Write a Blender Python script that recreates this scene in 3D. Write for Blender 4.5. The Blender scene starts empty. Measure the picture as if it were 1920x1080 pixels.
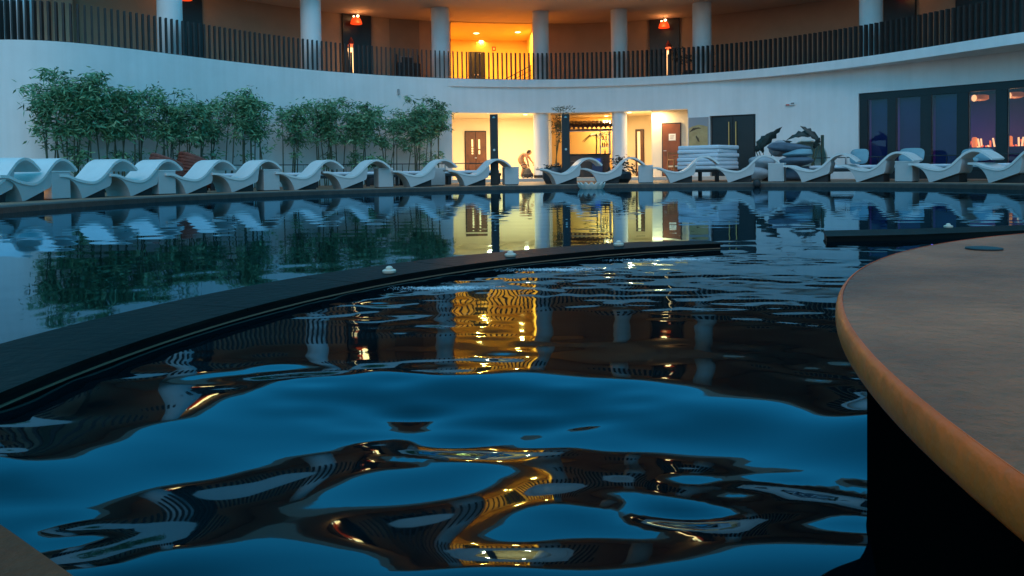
import bpy, bmesh, math, random
import numpy as np
from mathutils import Vector, Matrix
R = math.radians
rng = random.Random(7)
nrg = np.random.default_rng(11)
scene = bpy.context.scene
COL = scene.collection

# ------------------------------------------------------------------ camera
F_PX, PPX, PPY, PITCH, ROLL = 1400.0, 960.0, 358.0, 39 / 1400.0, -0.0135
CAM = Vector((0, 0, 0.55))
cam_d = bpy.data.cameras.new('camera')
cam = bpy.data.objects.new('camera', cam_d)
COL.objects.link(cam)
scene.camera = cam
cam_d.sensor_width = 36.0
cam_d.lens = 36.0 * F_PX / 1920.0
cam_d.shift_y = -(540 - PPY) / 1920.0
cam_d.clip_start = 0.05
cam_d.clip_end = 3000
CAM_ROT = Matrix.Rotation(math.pi / 2 - PITCH, 4, 'X') @ Matrix.Rotation(ROLL, 4, 'Z')
cam.matrix_world = Matrix.Translation(CAM) @ CAM_ROT

# ------------------------------------------------------------------ world, sun, exposure
SUN_EL, SUN_AZ = R(4.5), R(200)          # sun has just set behind the camera
world = bpy.data.worlds.new('World')
scene.world = world
world.use_nodes = True
wn, wl = world.node_tree.nodes, world.node_tree.links
wn.clear()
w_out = wn.new('ShaderNodeOutputWorld')
w_bg = wn.new('ShaderNodeBackground')
w_sky = wn.new('ShaderNodeTexSky')
w_sky.sky_type = 'NISHITA'
w_sky.sun_disc = False
w_sky.sun_elevation = SUN_EL
w_sky.sun_rotation = SUN_AZ
w_sky.altitude = 0
w_sky.air_density = 1.6
w_sky.dust_density = 0.6
w_sky.ozone_density = 7.0
w_mul = wn.new('ShaderNodeMix')
w_mul.data_type = 'RGBA'
w_mul.blend_type = 'MULTIPLY'
w_mul.inputs[0].default_value = 1.0
w_mul.inputs[7].default_value = (1.45, 1.34, 1.16, 1)
wl.new(w_sky.outputs[0], w_mul.inputs[6])
w_mix = wn.new('ShaderNodeMix')                      # even teal of the dusk dome
w_mix.data_type = 'RGBA'
w_mix.inputs[0].default_value = 0.58
w_mix.inputs[7].default_value = (0.05, 1.50, 2.45, 1)
wl.new(w_mul.outputs[2], w_mix.inputs[6])
wl.new(w_mix.outputs[2], w_bg.inputs[0])
w_bg.inputs[1].default_value = 0.15
wl.new(w_bg.outputs[0], w_out.inputs[0])

sun_d = bpy.data.lights.new('sun', 'SUN')
sun_d.energy = 0.22
sun_d.angle = R(40)
sun_d.color = (1.0, 0.82, 0.72)
sun = bpy.data.objects.new('sun', sun_d)
COL.objects.link(sun)
sun.rotation_euler = (R(40), 0, R(-2))

scene.view_settings.view_transform = 'Standard'
scene.view_settings.look = 'None'
scene.view_settings.gamma = 1
scene.view_settings.exposure = 1.85
scene.cycles.max_bounces = 8
scene.cycles.caustics_reflective = False
scene.cycles.caustics_refractive = False
scene.cycles.sample_clamp_indirect = 3.0

# ------------------------------------------------------------------ measuring helpers
M3 = CAM_ROT.to_3x3()
def ray(x, y):
    return M3 @ Vector(((x - PPX) / F_PX, -(y - PPY) / F_PX, -1.0))
def U(x, y=330):                        # bearing from the viewpoint, as X/Y
    d = ray(x, y)
    return d.x / d.y
def at_z(x, y, z):
    d = ray(x, y)
    return CAM + d * ((z - CAM.z) / d.z)

# ------------------------------------------------------------------ materials
MATS = {}
def mat(name, col, rough=0.6, var=0.0, scale=4.0, bump=0.0, metal=0.0, spec=0.5, emit=None, estr=0.0, col2=None, bscale=None, detail=6):
    m = bpy.data.materials.new(name)
    m.use_nodes = True
    nt = m.node_tree
    b = nt.nodes['Principled BSDF']
    b.inputs['Base Color'].default_value = (*col, 1)
    b.inputs['Roughness'].default_value = rough
    b.inputs['Metallic'].default_value = metal
    b.inputs['Specular IOR Level'].default_value = spec
    if emit:
        b.inputs['Emission Color'].default_value = (*emit, 1)
        b.inputs['Emission Strength'].default_value = estr
    if var or col2 or bump:
        tc = nt.nodes.new('ShaderNodeTexCoord')
        nz = nt.nodes.new('ShaderNodeTexNoise')
        nz.inputs['Scale'].default_value = scale
        nz.inputs['Detail'].default_value = detail
        nz.inputs['Roughness'].default_value = 0.6
        nt.links.new(tc.outputs['Object'], nz.inputs['Vector'])
        if var or col2:
            cr = nt.nodes.new('ShaderNodeValToRGB')
            c2 = col2 if col2 else tuple(c * (1 + var) for c in col)
            c1 = tuple(c * (1 - var) for c in col) if not col2 else col
            cr.color_ramp.elements[0].position = 0.3
            cr.color_ramp.elements[1].position = 0.7
            cr.color_ramp.elements[0].color = (*c1, 1)
            cr.color_ramp.elements[1].color = (*c2, 1)
            nt.links.new(nz.outputs[0], cr.inputs[0])
            nt.links.new(cr.outputs[0], b.inputs['Base Color'])
        if bump:
            n2 = nt.nodes.new('ShaderNodeTexNoise')
            n2.inputs['Scale'].default_value = bscale or scale * 5
            n2.inputs['Detail'].default_value = 5
            nt.links.new(tc.outputs['Object'], n2.inputs['Vector'])
            bp = nt.nodes.new('ShaderNodeBump')
            bp.inputs['Strength'].default_value = bump
            bp.inputs['Distance'].default_value = 0.02
            nt.links.new(n2.outputs[0], bp.inputs['Height'])
            nt.links.new(bp.outputs[0], b.inputs['Normal'])
    MATS[name] = m
    return m

WALL = mat('white_plaster', (0.74, 0.75, 0.75), 0.8, 0.05, 0.9, 0.15, bscale=30)
nt = WALL.node_tree                                   # faint drip streaks down the render
tc = nt.nodes.new('ShaderNodeTexCoord'); mp = nt.nodes.new('ShaderNodeMapping'); nz = nt.nodes.new('ShaderNodeTexNoise'); cr = nt.nodes.new('ShaderNodeValToRGB'); mm = nt.nodes.new('ShaderNodeMix')
mp.inputs['Scale'].default_value = (3.0, 3.0, 0.16); nz.inputs['Scale'].default_value = 1.6; nz.inputs['Detail'].default_value = 8
cr.color_ramp.elements[0].position = 0.36; cr.color_ramp.elements[1].position = 0.60
cr.color_ramp.elements[0].color = (0.955, 0.955, 0.95, 1); cr.color_ramp.elements[1].color = (1, 1, 1, 1)
mm.data_type = 'RGBA'; mm.blend_type = 'MULTIPLY'; mm.inputs[0].default_value = 1.0
pb_ = nt.nodes['Principled BSDF']; src = pb_.inputs['Base Color'].links[0].from_socket
nt.links.new(tc.outputs['Object'], mp.inputs[0]); nt.links.new(mp.outputs[0], nz.inputs[0]); nt.links.new(nz.outputs[0], cr.inputs[0])
nt.links.new(src, mm.inputs[6]); nt.links.new(cr.outputs[0], mm.inputs[7]); nt.links.new(mm.outputs[2], pb_.inputs['Base Color'])
CREAM = mat('tan_paint', (0.42, 0.28, 0.19), 0.75, 0.06, 1.5, 0.1, bscale=30)
CEIL = mat('cream_ceiling_paint', (0.56, 0.40, 0.30), 0.8, 0.05, 0.8)
ORANGE = mat('ochre_paint', (0.74, 0.52, 0.20), 0.75, 0.05, 1.0)
PALEY = mat('pale_cream_paint', (0.80, 0.71, 0.54), 0.7, 0.04, 1.0)
BLACKP = mat('black_lacquer_panel', (0.010, 0.011, 0.014), 0.35, 0.2, 2.0)
SLATM = mat('dark_stained_wood_slat', (0.022, 0.019, 0.018), 0.6, 0.35, 5.0, 0.2)
FRAMEM = mat('black_powder_coated_metal', (0.012, 0.013, 0.016), 0.45, 0.2, 3)
DOORM = mat('brown_wood_door', (0.11, 0.042, 0.018), 0.45, 0.3, 3.0, 0.15)
DOORR = mat('red_brown_wood_door', (0.20, 0.060, 0.020), 0.45, 0.2, 3.0, 0.1)
BRASS = mat('brass', (0.55, 0.42, 0.18), 0.35, metal=1.0)
STEEL = mat('brushed_steel', (0.5, 0.5, 0.5), 0.3, metal=1.0)
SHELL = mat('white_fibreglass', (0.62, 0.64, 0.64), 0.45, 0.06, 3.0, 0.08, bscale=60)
SHELLB = mat('white_fibreglass_shaded', (0.42, 0.44, 0.45), 0.5, 0.08, 2.0, 0.08, bscale=60)  # darker copy of the fibreglass, side shade put into the colour
DARKP = mat('dark_plinth', (0.02, 0.02, 0.022), 0.7)
DECK = mat('brown_wet_deck', (0.26, 0.15, 0.09), 0.55, 0.25, 1.2, 0.2, bscale=12)
COPE = mat('dark_stone_coping', (0.050, 0.036, 0.029), 0.5, 0.35, 6.0, 0.25)
TERR = mat('terrace_tile', (0.62, 0.52, 0.42), 0.35, 0.1, 1.0)
LEDGE = mat('wet_dark_tile_ledge', (0.007, 0.006, 0.005), 0.5, 0.5, 5.0, 0.25, bscale=22, spec=0.04)
LEDGES = mat('black_ledge_side_tile', (0.003, 0.003, 0.003), 0.6, spec=0.1, var=0.2)
STONE = mat('damp_stone_top_warm_light_tint', (0.17, 0.042, 0.018), 0.42, scale=2.6, col2=(0.60, 0.150, 0.064), bump=0.45, bscale=45, spec=0.07, detail=13)  # brown base colour carries the warm light of lamps out of view
RIM = mat('honed_stone_rim_warm_light_tint', (0.95, 0.105, 0.014), 0.4, 0.2, 8.0, 0.15, bscale=40, spec=0.1)  # strong orange base colour stands in for warm light from an unseen lamp
DRUM = mat('black_drum_tile', (0.002, 0.002, 0.002), 0.7, spec=0.0)
FITM = mat('tan_fitting', (0.62, 0.50, 0.40), 0.4)
WHITEP = mat('white_plastic', (0.75, 0.74, 0.72), 0.35)
LEAF = mat('bamboo_leaf', (0.022, 0.085, 0.042), 0.5, scale=2.4, col2=(0.20, 0.43, 0.22))
CULM = mat('bamboo_culm', (0.07, 0.085, 0.05), 0.5, 0.3, 6)
LEAFD = mat('dark_broad_leaf', (0.010, 0.022, 0.020), 0.45, 0.4, 5)
PALM = mat('palm_leaf', (0.05, 0.07, 0.02), 0.5, 0.4, 6)
RATTAN = mat('red_brown_rattan', (0.16, 0.045, 0.03), 0.6, 0.4, 12, 0.3)
FABW = mat('white_cushion_fabric', (0.60, 0.64, 0.70), 0.85, 0.06, 5, 0.25, bscale=25)
FABB = mat('blue_grey_cushion_fabric', (0.16, 0.30, 0.36), 0.85, 0.1, 5, 0.3, bscale=25)
FABD = mat('slate_beanbag_fabric', (0.075, 0.11, 0.15), 0.8, 0.2, 4, 0.4, bscale=14)
FABL = mat('pale_grey_beanbag_fabric', (0.30, 0.33, 0.36), 0.8, 0.15, 4, 0.4, bscale=14)
POTD = mat('dark_glazed_pot', (0.035, 0.045, 0.055), 0.5, 0.3, 5)
TILER = mat('dark_red_roof_tile', (0.055, 0.020, 0.018), 0.5, 0.3, 8)
COUNTER = mat('dark_brown_counter', (0.05, 0.032, 0.026), 0.5, 0.3, 4)
SKIN = mat('skin', (0.46, 0.24, 0.13), 0.55)
HAIR = mat('dark_hair', (0.02, 0.012, 0.008), 0.6)
CLOTH = mat('tan_shorts', (0.36, 0.20, 0.09), 0.8)
CHAIRW = mat('orange_brown_wood', (0.30, 0.12, 0.035), 0.5, 0.25, 5)
REDG = mat('glowing_red_shade', (0.6, 0.05, 0.02), 0.5, emit=(1.0, 0.07, 0.01), estr=0.26)
BULB = mat('warm_bulb', (1, 0.8, 0.5), 0.5, emit=(1.0, 0.66, 0.30), estr=3.0)
WARMROD = mat('glowing_warm_rod', (1, 0.8, 0.5), 0.5, emit=(1.0, 0.50, 0.20), estr=0.8)
REDROD = mat('glowing_red_carving', (0.6, 0.1, 0.04), 0.5, emit=(1.0, 0.16, 0.05), estr=0.4)
DLIGHT = mat('downlight_lens', (1, 0.9, 0.7), 0.5, emit=(1.0, 0.80, 0.45), estr=2.2)
REDSIGN = mat('red_sign_face', (0.35, 0.04, 0.02), 0.5)
BLUEG = mat('blue_glass', (0.01, 0.06, 0.35), 0.2, emit=(0.0, 0.1, 0.7), estr=0.12)
PAPER = mat('white_paper', (0.8, 0.78, 0.7), 0.8)
INK = mat('dark_ink', (0.25, 0.17, 0.12), 0.8)
TANM = mat('tan_mottled_panel', (0.40, 0.26, 0.10), 0.6, scale=3.5, col2=(0.55, 0.40, 0.18))
DARKM = mat('dark_mark_brown', (0.10, 0.06, 0.03), 0.7)
VIOLET = mat('violet_reflection_wall', (0.22, 0.12, 0.30), 0.8, 0.1, 1)  # violet in the paint stands in for dusk sky mirrored in the windows
SKYREFB = mat('blue_sky_reflection', (0.035, 0.062, 0.19), 0.9, 0.1, 1.0)  # flat blue put in for the dusk sky mirrored in the panes
SKYREFV = mat('violet_sky_reflection', (0.095, 0.060, 0.19), 0.9, 0.1, 1.0)  # violet part of the same painted sky reflection
FOAM = mat('white_foam', (0.55, 0.58, 0.62), 0.35)
GROUNDM = mat('dark_ground', (0.05, 0.05, 0.05), 0.9, 0.2, 0.3)

# window glass: clear with a faint mirror
GLASS = bpy.data.materials.new('window_glass'); GLASS.use_nodes = True
nt = GLASS.node_tree; nt.nodes.clear()
o_ = nt.nodes.new('ShaderNodeOutputMaterial'); mx = nt.nodes.new('ShaderNodeMixShader'); fr = nt.nodes.new('ShaderNodeFresnel')
tr = nt.nodes.new('ShaderNodeBsdfTransparent'); gl = nt.nodes.new('ShaderNodeBsdfGlossy')
tr.inputs[0].default_value = (0.82, 0.85, 0.95, 1); gl.inputs['Roughness'].default_value = 0.02; fr.inputs[0].default_value = 1.45
nt.links.new(fr.outputs[0], mx.inputs[0]); nt.links.new(tr.outputs[0], mx.inputs[1]); nt.links.new(gl.outputs[0], mx.inputs[2]); nt.links.new(mx.outputs[0], o_.inputs[0])

# pool water: dark, mirror-like, real waves in the mesh
WATER = bpy.data.materials.new('pool_water'); WATER.use_nodes = True
nt = WATER.node_tree; nt.nodes.clear()
o_ = nt.nodes.new('ShaderNodeOutputMaterial'); mx = nt.nodes.new('ShaderNodeMixShader'); fr = nt.nodes.new('ShaderNodeFresnel')
df = nt.nodes.new('ShaderNodeBsdfDiffuse'); gl = nt.nodes.new('ShaderNodeBsdfGlossy')
df.inputs[0].default_value = (0.0004, 0.0035, 0.005, 1)
gl.inputs[0].default_value = (0.44, 0.80, 1.0, 1); gl.inputs['Roughness'].default_value = 0.025; fr.inputs[0].default_value = 1.38
nt.links.new(fr.outputs[0], mx.inputs[0]); nt.links.new(df.outputs[0], mx.inputs[1]); nt.links.new(gl.outputs[0], mx.inputs[2]); nt.links.new(mx.outputs[0], o_.inputs[0])

# ------------------------------------------------------------------ mesh builder
class MB:
    def __init__(s):
        s.v, s.f = [], []
    def add(s, vs, fs):
        n = len(s.v)
        s.v += [tuple(v) for v in vs]
        s.f += [tuple(i + n for i in f) for f in fs]
        return s
    def box(s, x0, x1, y0, y1, z0, z1, M=None):
        vs = [Vector((x, y, z)) for z in (z0, z1) for x, y in ((x0, y0), (x1, y0), (x1, y1), (x0, y1))]
        if M: vs = [M @ v for v in vs]
        return s.add(vs, [(3, 2, 1, 0), (4, 5, 6, 7), (0, 1, 5, 4), (1, 2, 6, 5), (2, 3, 7, 6), (3, 0, 4, 7)])
    def rbox(s, x0, x1, y0, y1, z0, z1, r=0.02, seg=3, M=None):        # rounded box through bmesh bevel
        bm = bmesh.new()
        bmesh.ops.create_cube(bm, size=1.0)
        for v in bm.verts:
            v.co = Vector(((x0 + x1) / 2 + v.co.x * (x1 - x0), (y0 + y1) / 2 + v.co.y * (y1 - y0), (z0 + z1) / 2 + v.co.z * (z1 - z0)))
        bmesh.ops.bevel(bm, geom=bm.edges[:], offset=r, segments=seg, profile=0.5, affect='EDGES')
        bm.verts.index_update()
        vs = [M @ v.co if M else v.co.copy() for v in bm.verts]
        s.add(vs, [tuple(v.index for v in f.verts) for f in bm.faces])
        bm.free()
        return s
    def tube(s, pts, rad, n=8, cap=True, closed=False):
        pts = [Vector(p) for p in pts]
        k = len(pts)
        rads = rad if isinstance(rad, (list, tuple)) else [rad] * k
        vs, fs = [], []
        for i, p in enumerate(pts):
            t = (pts[(i + 1) % k] - pts[i - 1]) if closed else (pts[min(i + 1, k - 1)] - pts[max(i - 1, 0)])
            t = t.normalized() if t.length > 1e-9 else Vector((0, 0, 1))
            a = t.cross(Vector((0, 0, 1)))
            if a.length < 0.05: a = t.cross(Vector((1, 0, 0)))
            a.normalize(); c = t.cross(a)
            for j in range(n):
                q = 2 * math.pi * j / n
                vs.append(p + (a * math.cos(q) + c * math.sin(q)) * rads[i])
        for i in range(k if closed else k - 1):
            for j in range(n):
                i2 = (i + 1) % k
                fs.append((i * n + j, i * n + (j + 1) % n, i2 * n + (j + 1) % n, i2 * n + j))
        if cap and not closed:
            fs.append(tuple(range(n))); fs.append(tuple((k - 1) * n + j for j in reversed(range(n))))
        return s.add(vs, fs)
    def lathe(s, prof, n=32, c=(0, 0, 0), rfun=None, cap=True):
        vs, fs = [], []
        for (r, z) in prof:
            for j in range(n):
                q = 2 * math.pi * j / n
                rr = r * (rfun(q, z) if rfun else 1)
                vs.append((c[0] + rr * math.cos(q), c[1] + rr * math.sin(q), c[2] + z))
        for i in range(len(prof) - 1):
            for j in range(n):
                fs.append((i * n + j, i * n + (j + 1) % n, (i + 1) * n + (j + 1) % n, (i + 1) * n + j))
        if cap:
            fs.append(tuple(reversed(range(n)))); fs.append(tuple((len(prof) - 1) * n + j for j in range(n)))
        return s.add(vs, fs)
    def prism(s, poly, y0, y1):             # polygon in x,z pushed along y
        n = len(poly)
        vs = [(x, y0, z) for x, z in poly] + [(x, y1, z) for x, z in poly]
        fs = [tuple(range(n)), tuple(reversed(range(n, 2 * n)))]
        fs += [(i, i + n, (i + 1) % n + n, (i + 1) % n) for i in range(n)]
        return s.add(vs, fs)
    def ellipsoid(s, c, r, n=16, m=10, M=None, fun=None):
        vs, fs = [], []
        for i in range(m + 1):
            a = math.pi * i / m - math.pi / 2
            for j in range(n):
                q = 2 * math.pi * j / n
                p = Vector((math.cos(a) * math.cos(q), math.cos(a) * math.sin(q), math.sin(a)))
                if fun: p = fun(p)
                p = Vector((p.x * r[0], p.y * r[1], p.z * r[2]))
                if M: p = M @ p
                vs.append(Vector(c) + p)
        for i in range(m):
            for j in range(n):
                fs.append((i * n + j, i * n + (j + 1) % n, (i + 1) * n + (j + 1) % n, (i + 1) * n + j))
        return s.add(vs, fs)
    def build(s, name, material, parent=None, smooth=False, local=None):
        me = bpy.data.meshes.new(name)
        me.from_pydata(s.v, [], s.f)
        bm = bmesh.new(); bm.from_mesh(me)
        bmesh.ops.recalc_face_normals(bm, faces=bm.faces)
        bm.to_mesh(me); bm.free()
        if smooth:
            me.polygons.foreach_set('use_smooth', [True] * len(me.polygons))
            try: me.set_sharp_from_angle(angle=R(40))
            except Exception: pass
        me.materials.append(material)
        o = bpy.data.objects.new(name, me)
        COL.objects.link(o)
        if parent: o.parent = parent
        return o

def tag(o, label=None, cat=None, group=None, kind=None):
    if label: o['label'] = label
    if cat: o['category'] = cat
    if group: o['group'] = group
    if kind: o['kind'] = kind
    return o
def thing(name, label, cat, loc=(0, 0, 0), rz=0.0, group=None):
    o = bpy.data.objects.new(name, None)
    o.empty_display_size = 0.2
    COL.objects.link(o)
    o.location = loc; o.rotation_euler = (0, 0, rz)
    return tag(o, label, cat, group)
def copy_tree(o, parent=None):
    c = o.copy(); COL.objects.link(c); c.parent = parent
    for ch in [k for k in o.children]:
        copy_tree(ch, c)
    return c
def lamp(name, kind, loc, energy, color, parent=None, size=0.3, spot=None, rot=None):
    d = bpy.data.lights.new(name, kind)
    d.energy = energy * 1.3; d.color = color
    if kind == 'AREA': d.shape = 'DISK'; d.size = size
    if kind == 'POINT': d.shadow_soft_size = size
    if kind == 'SPOT': d.shadow_soft_size = size; d.spot_size = spot or R(140); d.spot_blend = 0.6
    o = bpy.data.objects.new(name, d)
    COL.objects.link(o); o.location = loc
    if rot: o.rotation_euler = rot
    if parent: o.parent = parent
    return o

# ------------------------------------------------------------------ the curves of the place
class Curve:
    def __init__(s, pts, deg, ext0, ext1, umin=-0.72, umax=0.72):
        P = np.array(pts, float)
        co = np.polyfit(P[:, 0] / P[:, 1], P[:, 1], deg)
        u = np.linspace(umin, umax, 400)
        Y = np.polyval(co, u); L = np.c_[u * Y, Y]
        t0 = L[0] - L[6]; t0 /= np.linalg.norm(t0)
        t1 = L[-1] - L[-7]; t1 /= np.linalg.norm(t1)
        A = [L[0] + t0 * d for d in np.arange(ext0, 0.05, -0.1)]
        B = [L[-1] + t1 * d for d in np.arange(0.1, ext1 + 0.05, 0.1)]
        L = np.array(A + list(L) + B)
        d = np.r_[0, np.cumsum(np.hypot(*np.diff(L, axis=0).T))]
        n = int(d[-1] / 0.05)
        s.S = np.linspace(0, d[-1], n)
        s.P = np.c_[np.interp(s.S, d, L[:, 0]), np.interp(s.S, d, L[:, 1])]
        T = np.gradient(s.P, axis=0)
        k = np.ones(21) / 21
        T = np.c_[np.convolve(np.pad(T[:, 0], 10, 'edge'), k, 'valid'), np.convolve(np.pad(T[:, 1], 10, 'edge'), k, 'valid')]
        s.T = T / np.linalg.norm(T, axis=1)[:, None]
        s.N = np.c_[-s.T[:, 1], s.T[:, 0]]           # away from the pool
        s.len = d[-1]
    def pt(s, q, off=0.0):
        f = lambda a: float(np.interp(q, s.S, a))
        p = Vector((f(s.P[:, 0]), f(s.P[:, 1]), 0)); n = Vector((f(s.N[:, 0]), f(s.N[:, 1]), 0)).normalized()
        return p + n * off
    def tan(s, q):
        f = lambda a: float(np.interp(q, s.S, a))
        return Vector((f(s.T[:, 0]), f(s.T[:, 1]), 0)).normalized()
    def s_at(s, u, off=0.0):                          # arc position seen at bearing u on the offset curve
        Q = s.P + s.N * off
        ok = Q[:, 1] > 3
        uu = Q[ok, 0] / Q[ok, 1]
        o = np.argsort(uu)
        return float(np.interp(u, uu[o], s.S[ok][o]))
    def frame(s, q, off=0.0, z=0.0):                  # x along the curve, y away from the pool
        t = s.tan(q); n = Vector((-t.y, t.x, 0)); p = s.pt(q, off)
        return Matrix(((t.x, n.x, 0, p.x), (t.y, n.y, 0, p.y), (0, 0, 1, z), (0, 0, 0, 1)))
    def rz(s, q):
        t = s.tan(q)
        return math.atan2(t.y, t.x)

WALLC = Curve([(-13.06, 19.23), (-10.98, 21.57), (-8.18, 24.13), (-6.56, 25.84), (-1.98, 28.63), (-0.77, 29.18), (2.63, 30.09),
               (7.71, 28.3), (9.78, 26.28), (11.49, 24.35), (13.97, 20.4)], 4, 7.0, 8.0)
EDGEC = Curve([(-7.77, 11.31), (-7.22, 14.02), (-6.22, 17.4), (-3.93, 19.63), (-0.88, 20.6), (1.76, 20.9), (4.44, 21.3), (6.55, 20.74),
               (8.87, 18.82), (9.82, 17.18), (10.57, 15.41)], 4, 8.0, 9.0)

def sweep(mb, c, s0, s1, prof, step=0.35):            # prof: closed loop of (offset, z); offset may depend on arc position
    n = max(2, int((s1 - s0) / step) + 1)
    k = len(prof); vs, fs = [], []
    for i in range(n):
        q = s0 + (s1 - s0) * i / (n - 1)
        for off, z in prof:
            p = c.pt(q, off(q) if callable(off) else off)
            vs.append((p.x, p.y, z))
    for i in range(n - 1):
        for j in range(k):
            fs.append((i * k + j, i * k + (j + 1) % k, (i + 1) * k + (j + 1) % k, (i + 1) * k + j))
    fs.append(tuple(range(k))); fs.append(tuple((n - 1) * k + j for j in reversed(range(k))))
    return mb.add(vs, fs)
def rect(o0, o1, z0, z1):
    return [(o0, z0), (o1, z0), (o1, z1), (o0, z1)]
WL = WALLC.len
def setback(q):                                       # lower wall recedes under the band towards the right
    xs = [WALLC.s_at(U(x)) for x in (838, 1000, 1320, 1620, 1920)]
    return float(np.interp(q, xs + [WL], [0.03, 0.09, 0.10, 0.55, 1.6, 3.0]))
_sb = [(q, setback(q)) for q in np.linspace(0, WL, 120)]
_sq = [a for a, _ in _sb]; _sv = [v for _, v in _sb]
def sb(q): return float(np.interp(q, _sq, _sv))
def sb_in(q): return sb(q) + 0.32
def S(x, y=330, off=0.0): return WALLC.s_at(U(x, y), off)

LIP = 4.10
DECK_Z = 0.10
FLOOR_Z = 0.22
CEIL_Z = 6.90

# ------------------------------------------------------------------ ground, deck, water
g = MB(); g.add([(-900, -900, -0.6), (900, -900, -0.6), (900, 900, -0.6), (-900, 900, -0.6)], [(0, 1, 2, 3)])
tag(g.build('ground', GROUNDM), kind='structure')

m = MB(); sweep(m, EDGEC, 0, EDGEC.len, rect(0.34, 9.0, -0.25, DECK_Z), 0.4)
tag(m.build('pool_deck', DECK), kind='structure')
m = MB(); sweep(m, EDGEC, 0, EDGEC.len, [(0.0, -0.3), (0.337, -0.3), (0.337, DECK_Z + 0.008), (0.03, DECK_Z + 0.008), (0.0, DECK_Z - 0.012)], 0.3)
tag(m.build('deck_coping', COPE), kind='structure')

PLC, PLR, PL_Z = Vector((2.37, 0.28, 0)), 2.06, 0.35
LC = (2.257, 1.633)
_w = []
def _comp(n, l0, l1, seed, dirs=None):
    r = np.random.default_rng(seed); out = []
    for i in range(n):
        lam = l0 * (l1 / l0) ** r.random()
        th = r.random() * 2 * np.pi if dirs is None else r.normal(dirs[0], dirs[1])
        k = 2 * np.pi / lam
        out.append((k * np.cos(th), k * np.sin(th), r.random() * 6.283, 1.0 / k))
    return out
# slow swell near the round platform: (kx, ky, phase, slope)
SWELL = [(-6.052, 13.81, 0.094, -0.023), (-0.087, 17.128, 7.838, -0.037), (-2.555, 4.497, 3.693, 0.066), (2.428, 25.677, -3.509, 0.016), (-0.343, 13.348, 0.767, 0.048), (2.175, 5.666, 8.664, 0.098), (-8.492, 18.661, 2.077, -0.028), (-5.883, 27.811, 1.648, 0.013), (-2.919, 24.112, -1.633, 0.019), (-6.351, 9.405, 6.381, 0.038), (5.184, 10.393, 6.095, 0.054), (-14.962, 13.627, 14.085, -0.016), (-12.033, 6.614, 1.114, 0.035), (14.12, 14.31, -4.474, 0.018)]
MIDW = _comp(30, 0.08, 0.24, 9)
FARW = _comp(36, 0.17, 0.60, 3, (np.pi / 2, 0.7))
RIPW = _comp(26, 0.075, 0.26, 21, (np.pi / 2, 0.5))
PATCH = _comp(8, 0.5, 1.3, 31)
JETS = [at_z(838, 541, 0), at_z(1048, 506, 0), at_z(1262, 487, 0)]
def wsum(comp, X, Y):
    h = np.zeros_like(X)
    for kx, ky, ph, a in comp:
        h += a * np.sin(kx * X + ky * Y + ph)
    return h / math.sqrt(len(comp) / 2)               # rms slope ~1
def sstep(a, b_, x):
    t = np.clip((x - a) / (b_ - a), 0, 1)
    return t * t * (3 - 2 * t)
def wave(X, Y):
    r = np.hypot(X - LC[0], Y - LC[1])
    low = 1 - sstep(3.5, 3.85, r)
    mid = np.zeros_like(X)
    for j in JETS:
        mid += np.exp(-((X - j.x) ** 2 + (Y - j.y) ** 2) / 0.30)
    far = (1 - low) * (1 - sstep(15, 19, np.hypot(X, Y)) * 0.35)
    near = 1 - sstep(1.55, 2.25, np.hypot(X * 0.35, Y))
    h = np.zeros_like(X)
    for kx, ky, ph, sl in SWELL:
        h += sl / math.hypot(kx, ky) * np.sin(kx * X + ky * Y + ph)
    h *= (0.04 + 0.96 * near) * low
    h += wsum(MIDW, X, Y) * low * (0.0020 + 0.014 * np.clip(mid, 0, 1)) * (1 - 0.3 * near)
    pt = np.clip(0.45 + 2.2 * wsum(PATCH, X, Y) / 0.13 * 0.5, 0.12, 1.3)
    h += wsum(RIPW, X, Y) * 0.019 * (1 + 1.9 * near) * pt * low
    h += wsum(FARW, X, Y) * 0.0040 * far
    return h
def grid(x0, x1, y0, y1, d, hole=None, dz=0.0):
    xs = np.arange(x0, x1 + d / 2, d); ys = np.arange(y0, y1 + d / 2, d)
    X, Y = np.meshgrid(xs, ys)
    Z = wave(X, Y) + dz
    n = len(xs)
    I, J = np.meshgrid(np.arange(len(xs) - 1), np.arange(len(ys) - 1))
    a = (J * n + I).ravel()
    if hole:
        cx = (X[:-1, :-1] + d / 2).ravel(); cy = (Y[:-1, :-1] + d / 2).ravel()
        keep = ~((cx > hole[0]) & (cx < hole[1]) & (cy > hole[2]) & (cy < hole[3]))
        a = a[keep]
    return np.c_[X.ravel(), Y.ravel(), Z.ravel()], np.c_[a, a + 1, a + 1 + n, a + n]
V1, F1 = grid(-2.4, 6.0, -1.6, 5.6, 0.02)
V2, F2 = grid(-17.0, 19.0, -6.0, 24.0, 0.07, (-2.25, 5.85, -1.45, 5.45), -0.002)
V = np.r_[V1, V2]; Fq = np.r_[F1, F2 + len(V1)]
me = bpy.data.meshes.new('pool_water')
me.vertices.add(len(V)); me.vertices.foreach_set('co', V.ravel())
me.loops.add(Fq.size); me.loops.foreach_set('vertex_index', Fq.ravel().astype(np.int32))
me.polygons.add(len(Fq)); me.polygons.foreach_set('loop_start', np.arange(0, Fq.size, 4, dtype=np.int32))
me.update(calc_edges=True)
me.polygons.foreach_set('use_smooth', [True] * len(Fq))
me.materials.append(WATER)
wo = bpy.data.objects.new('pool_water', me); COL.objects.link(wo); tag(wo, kind='structure')

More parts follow.
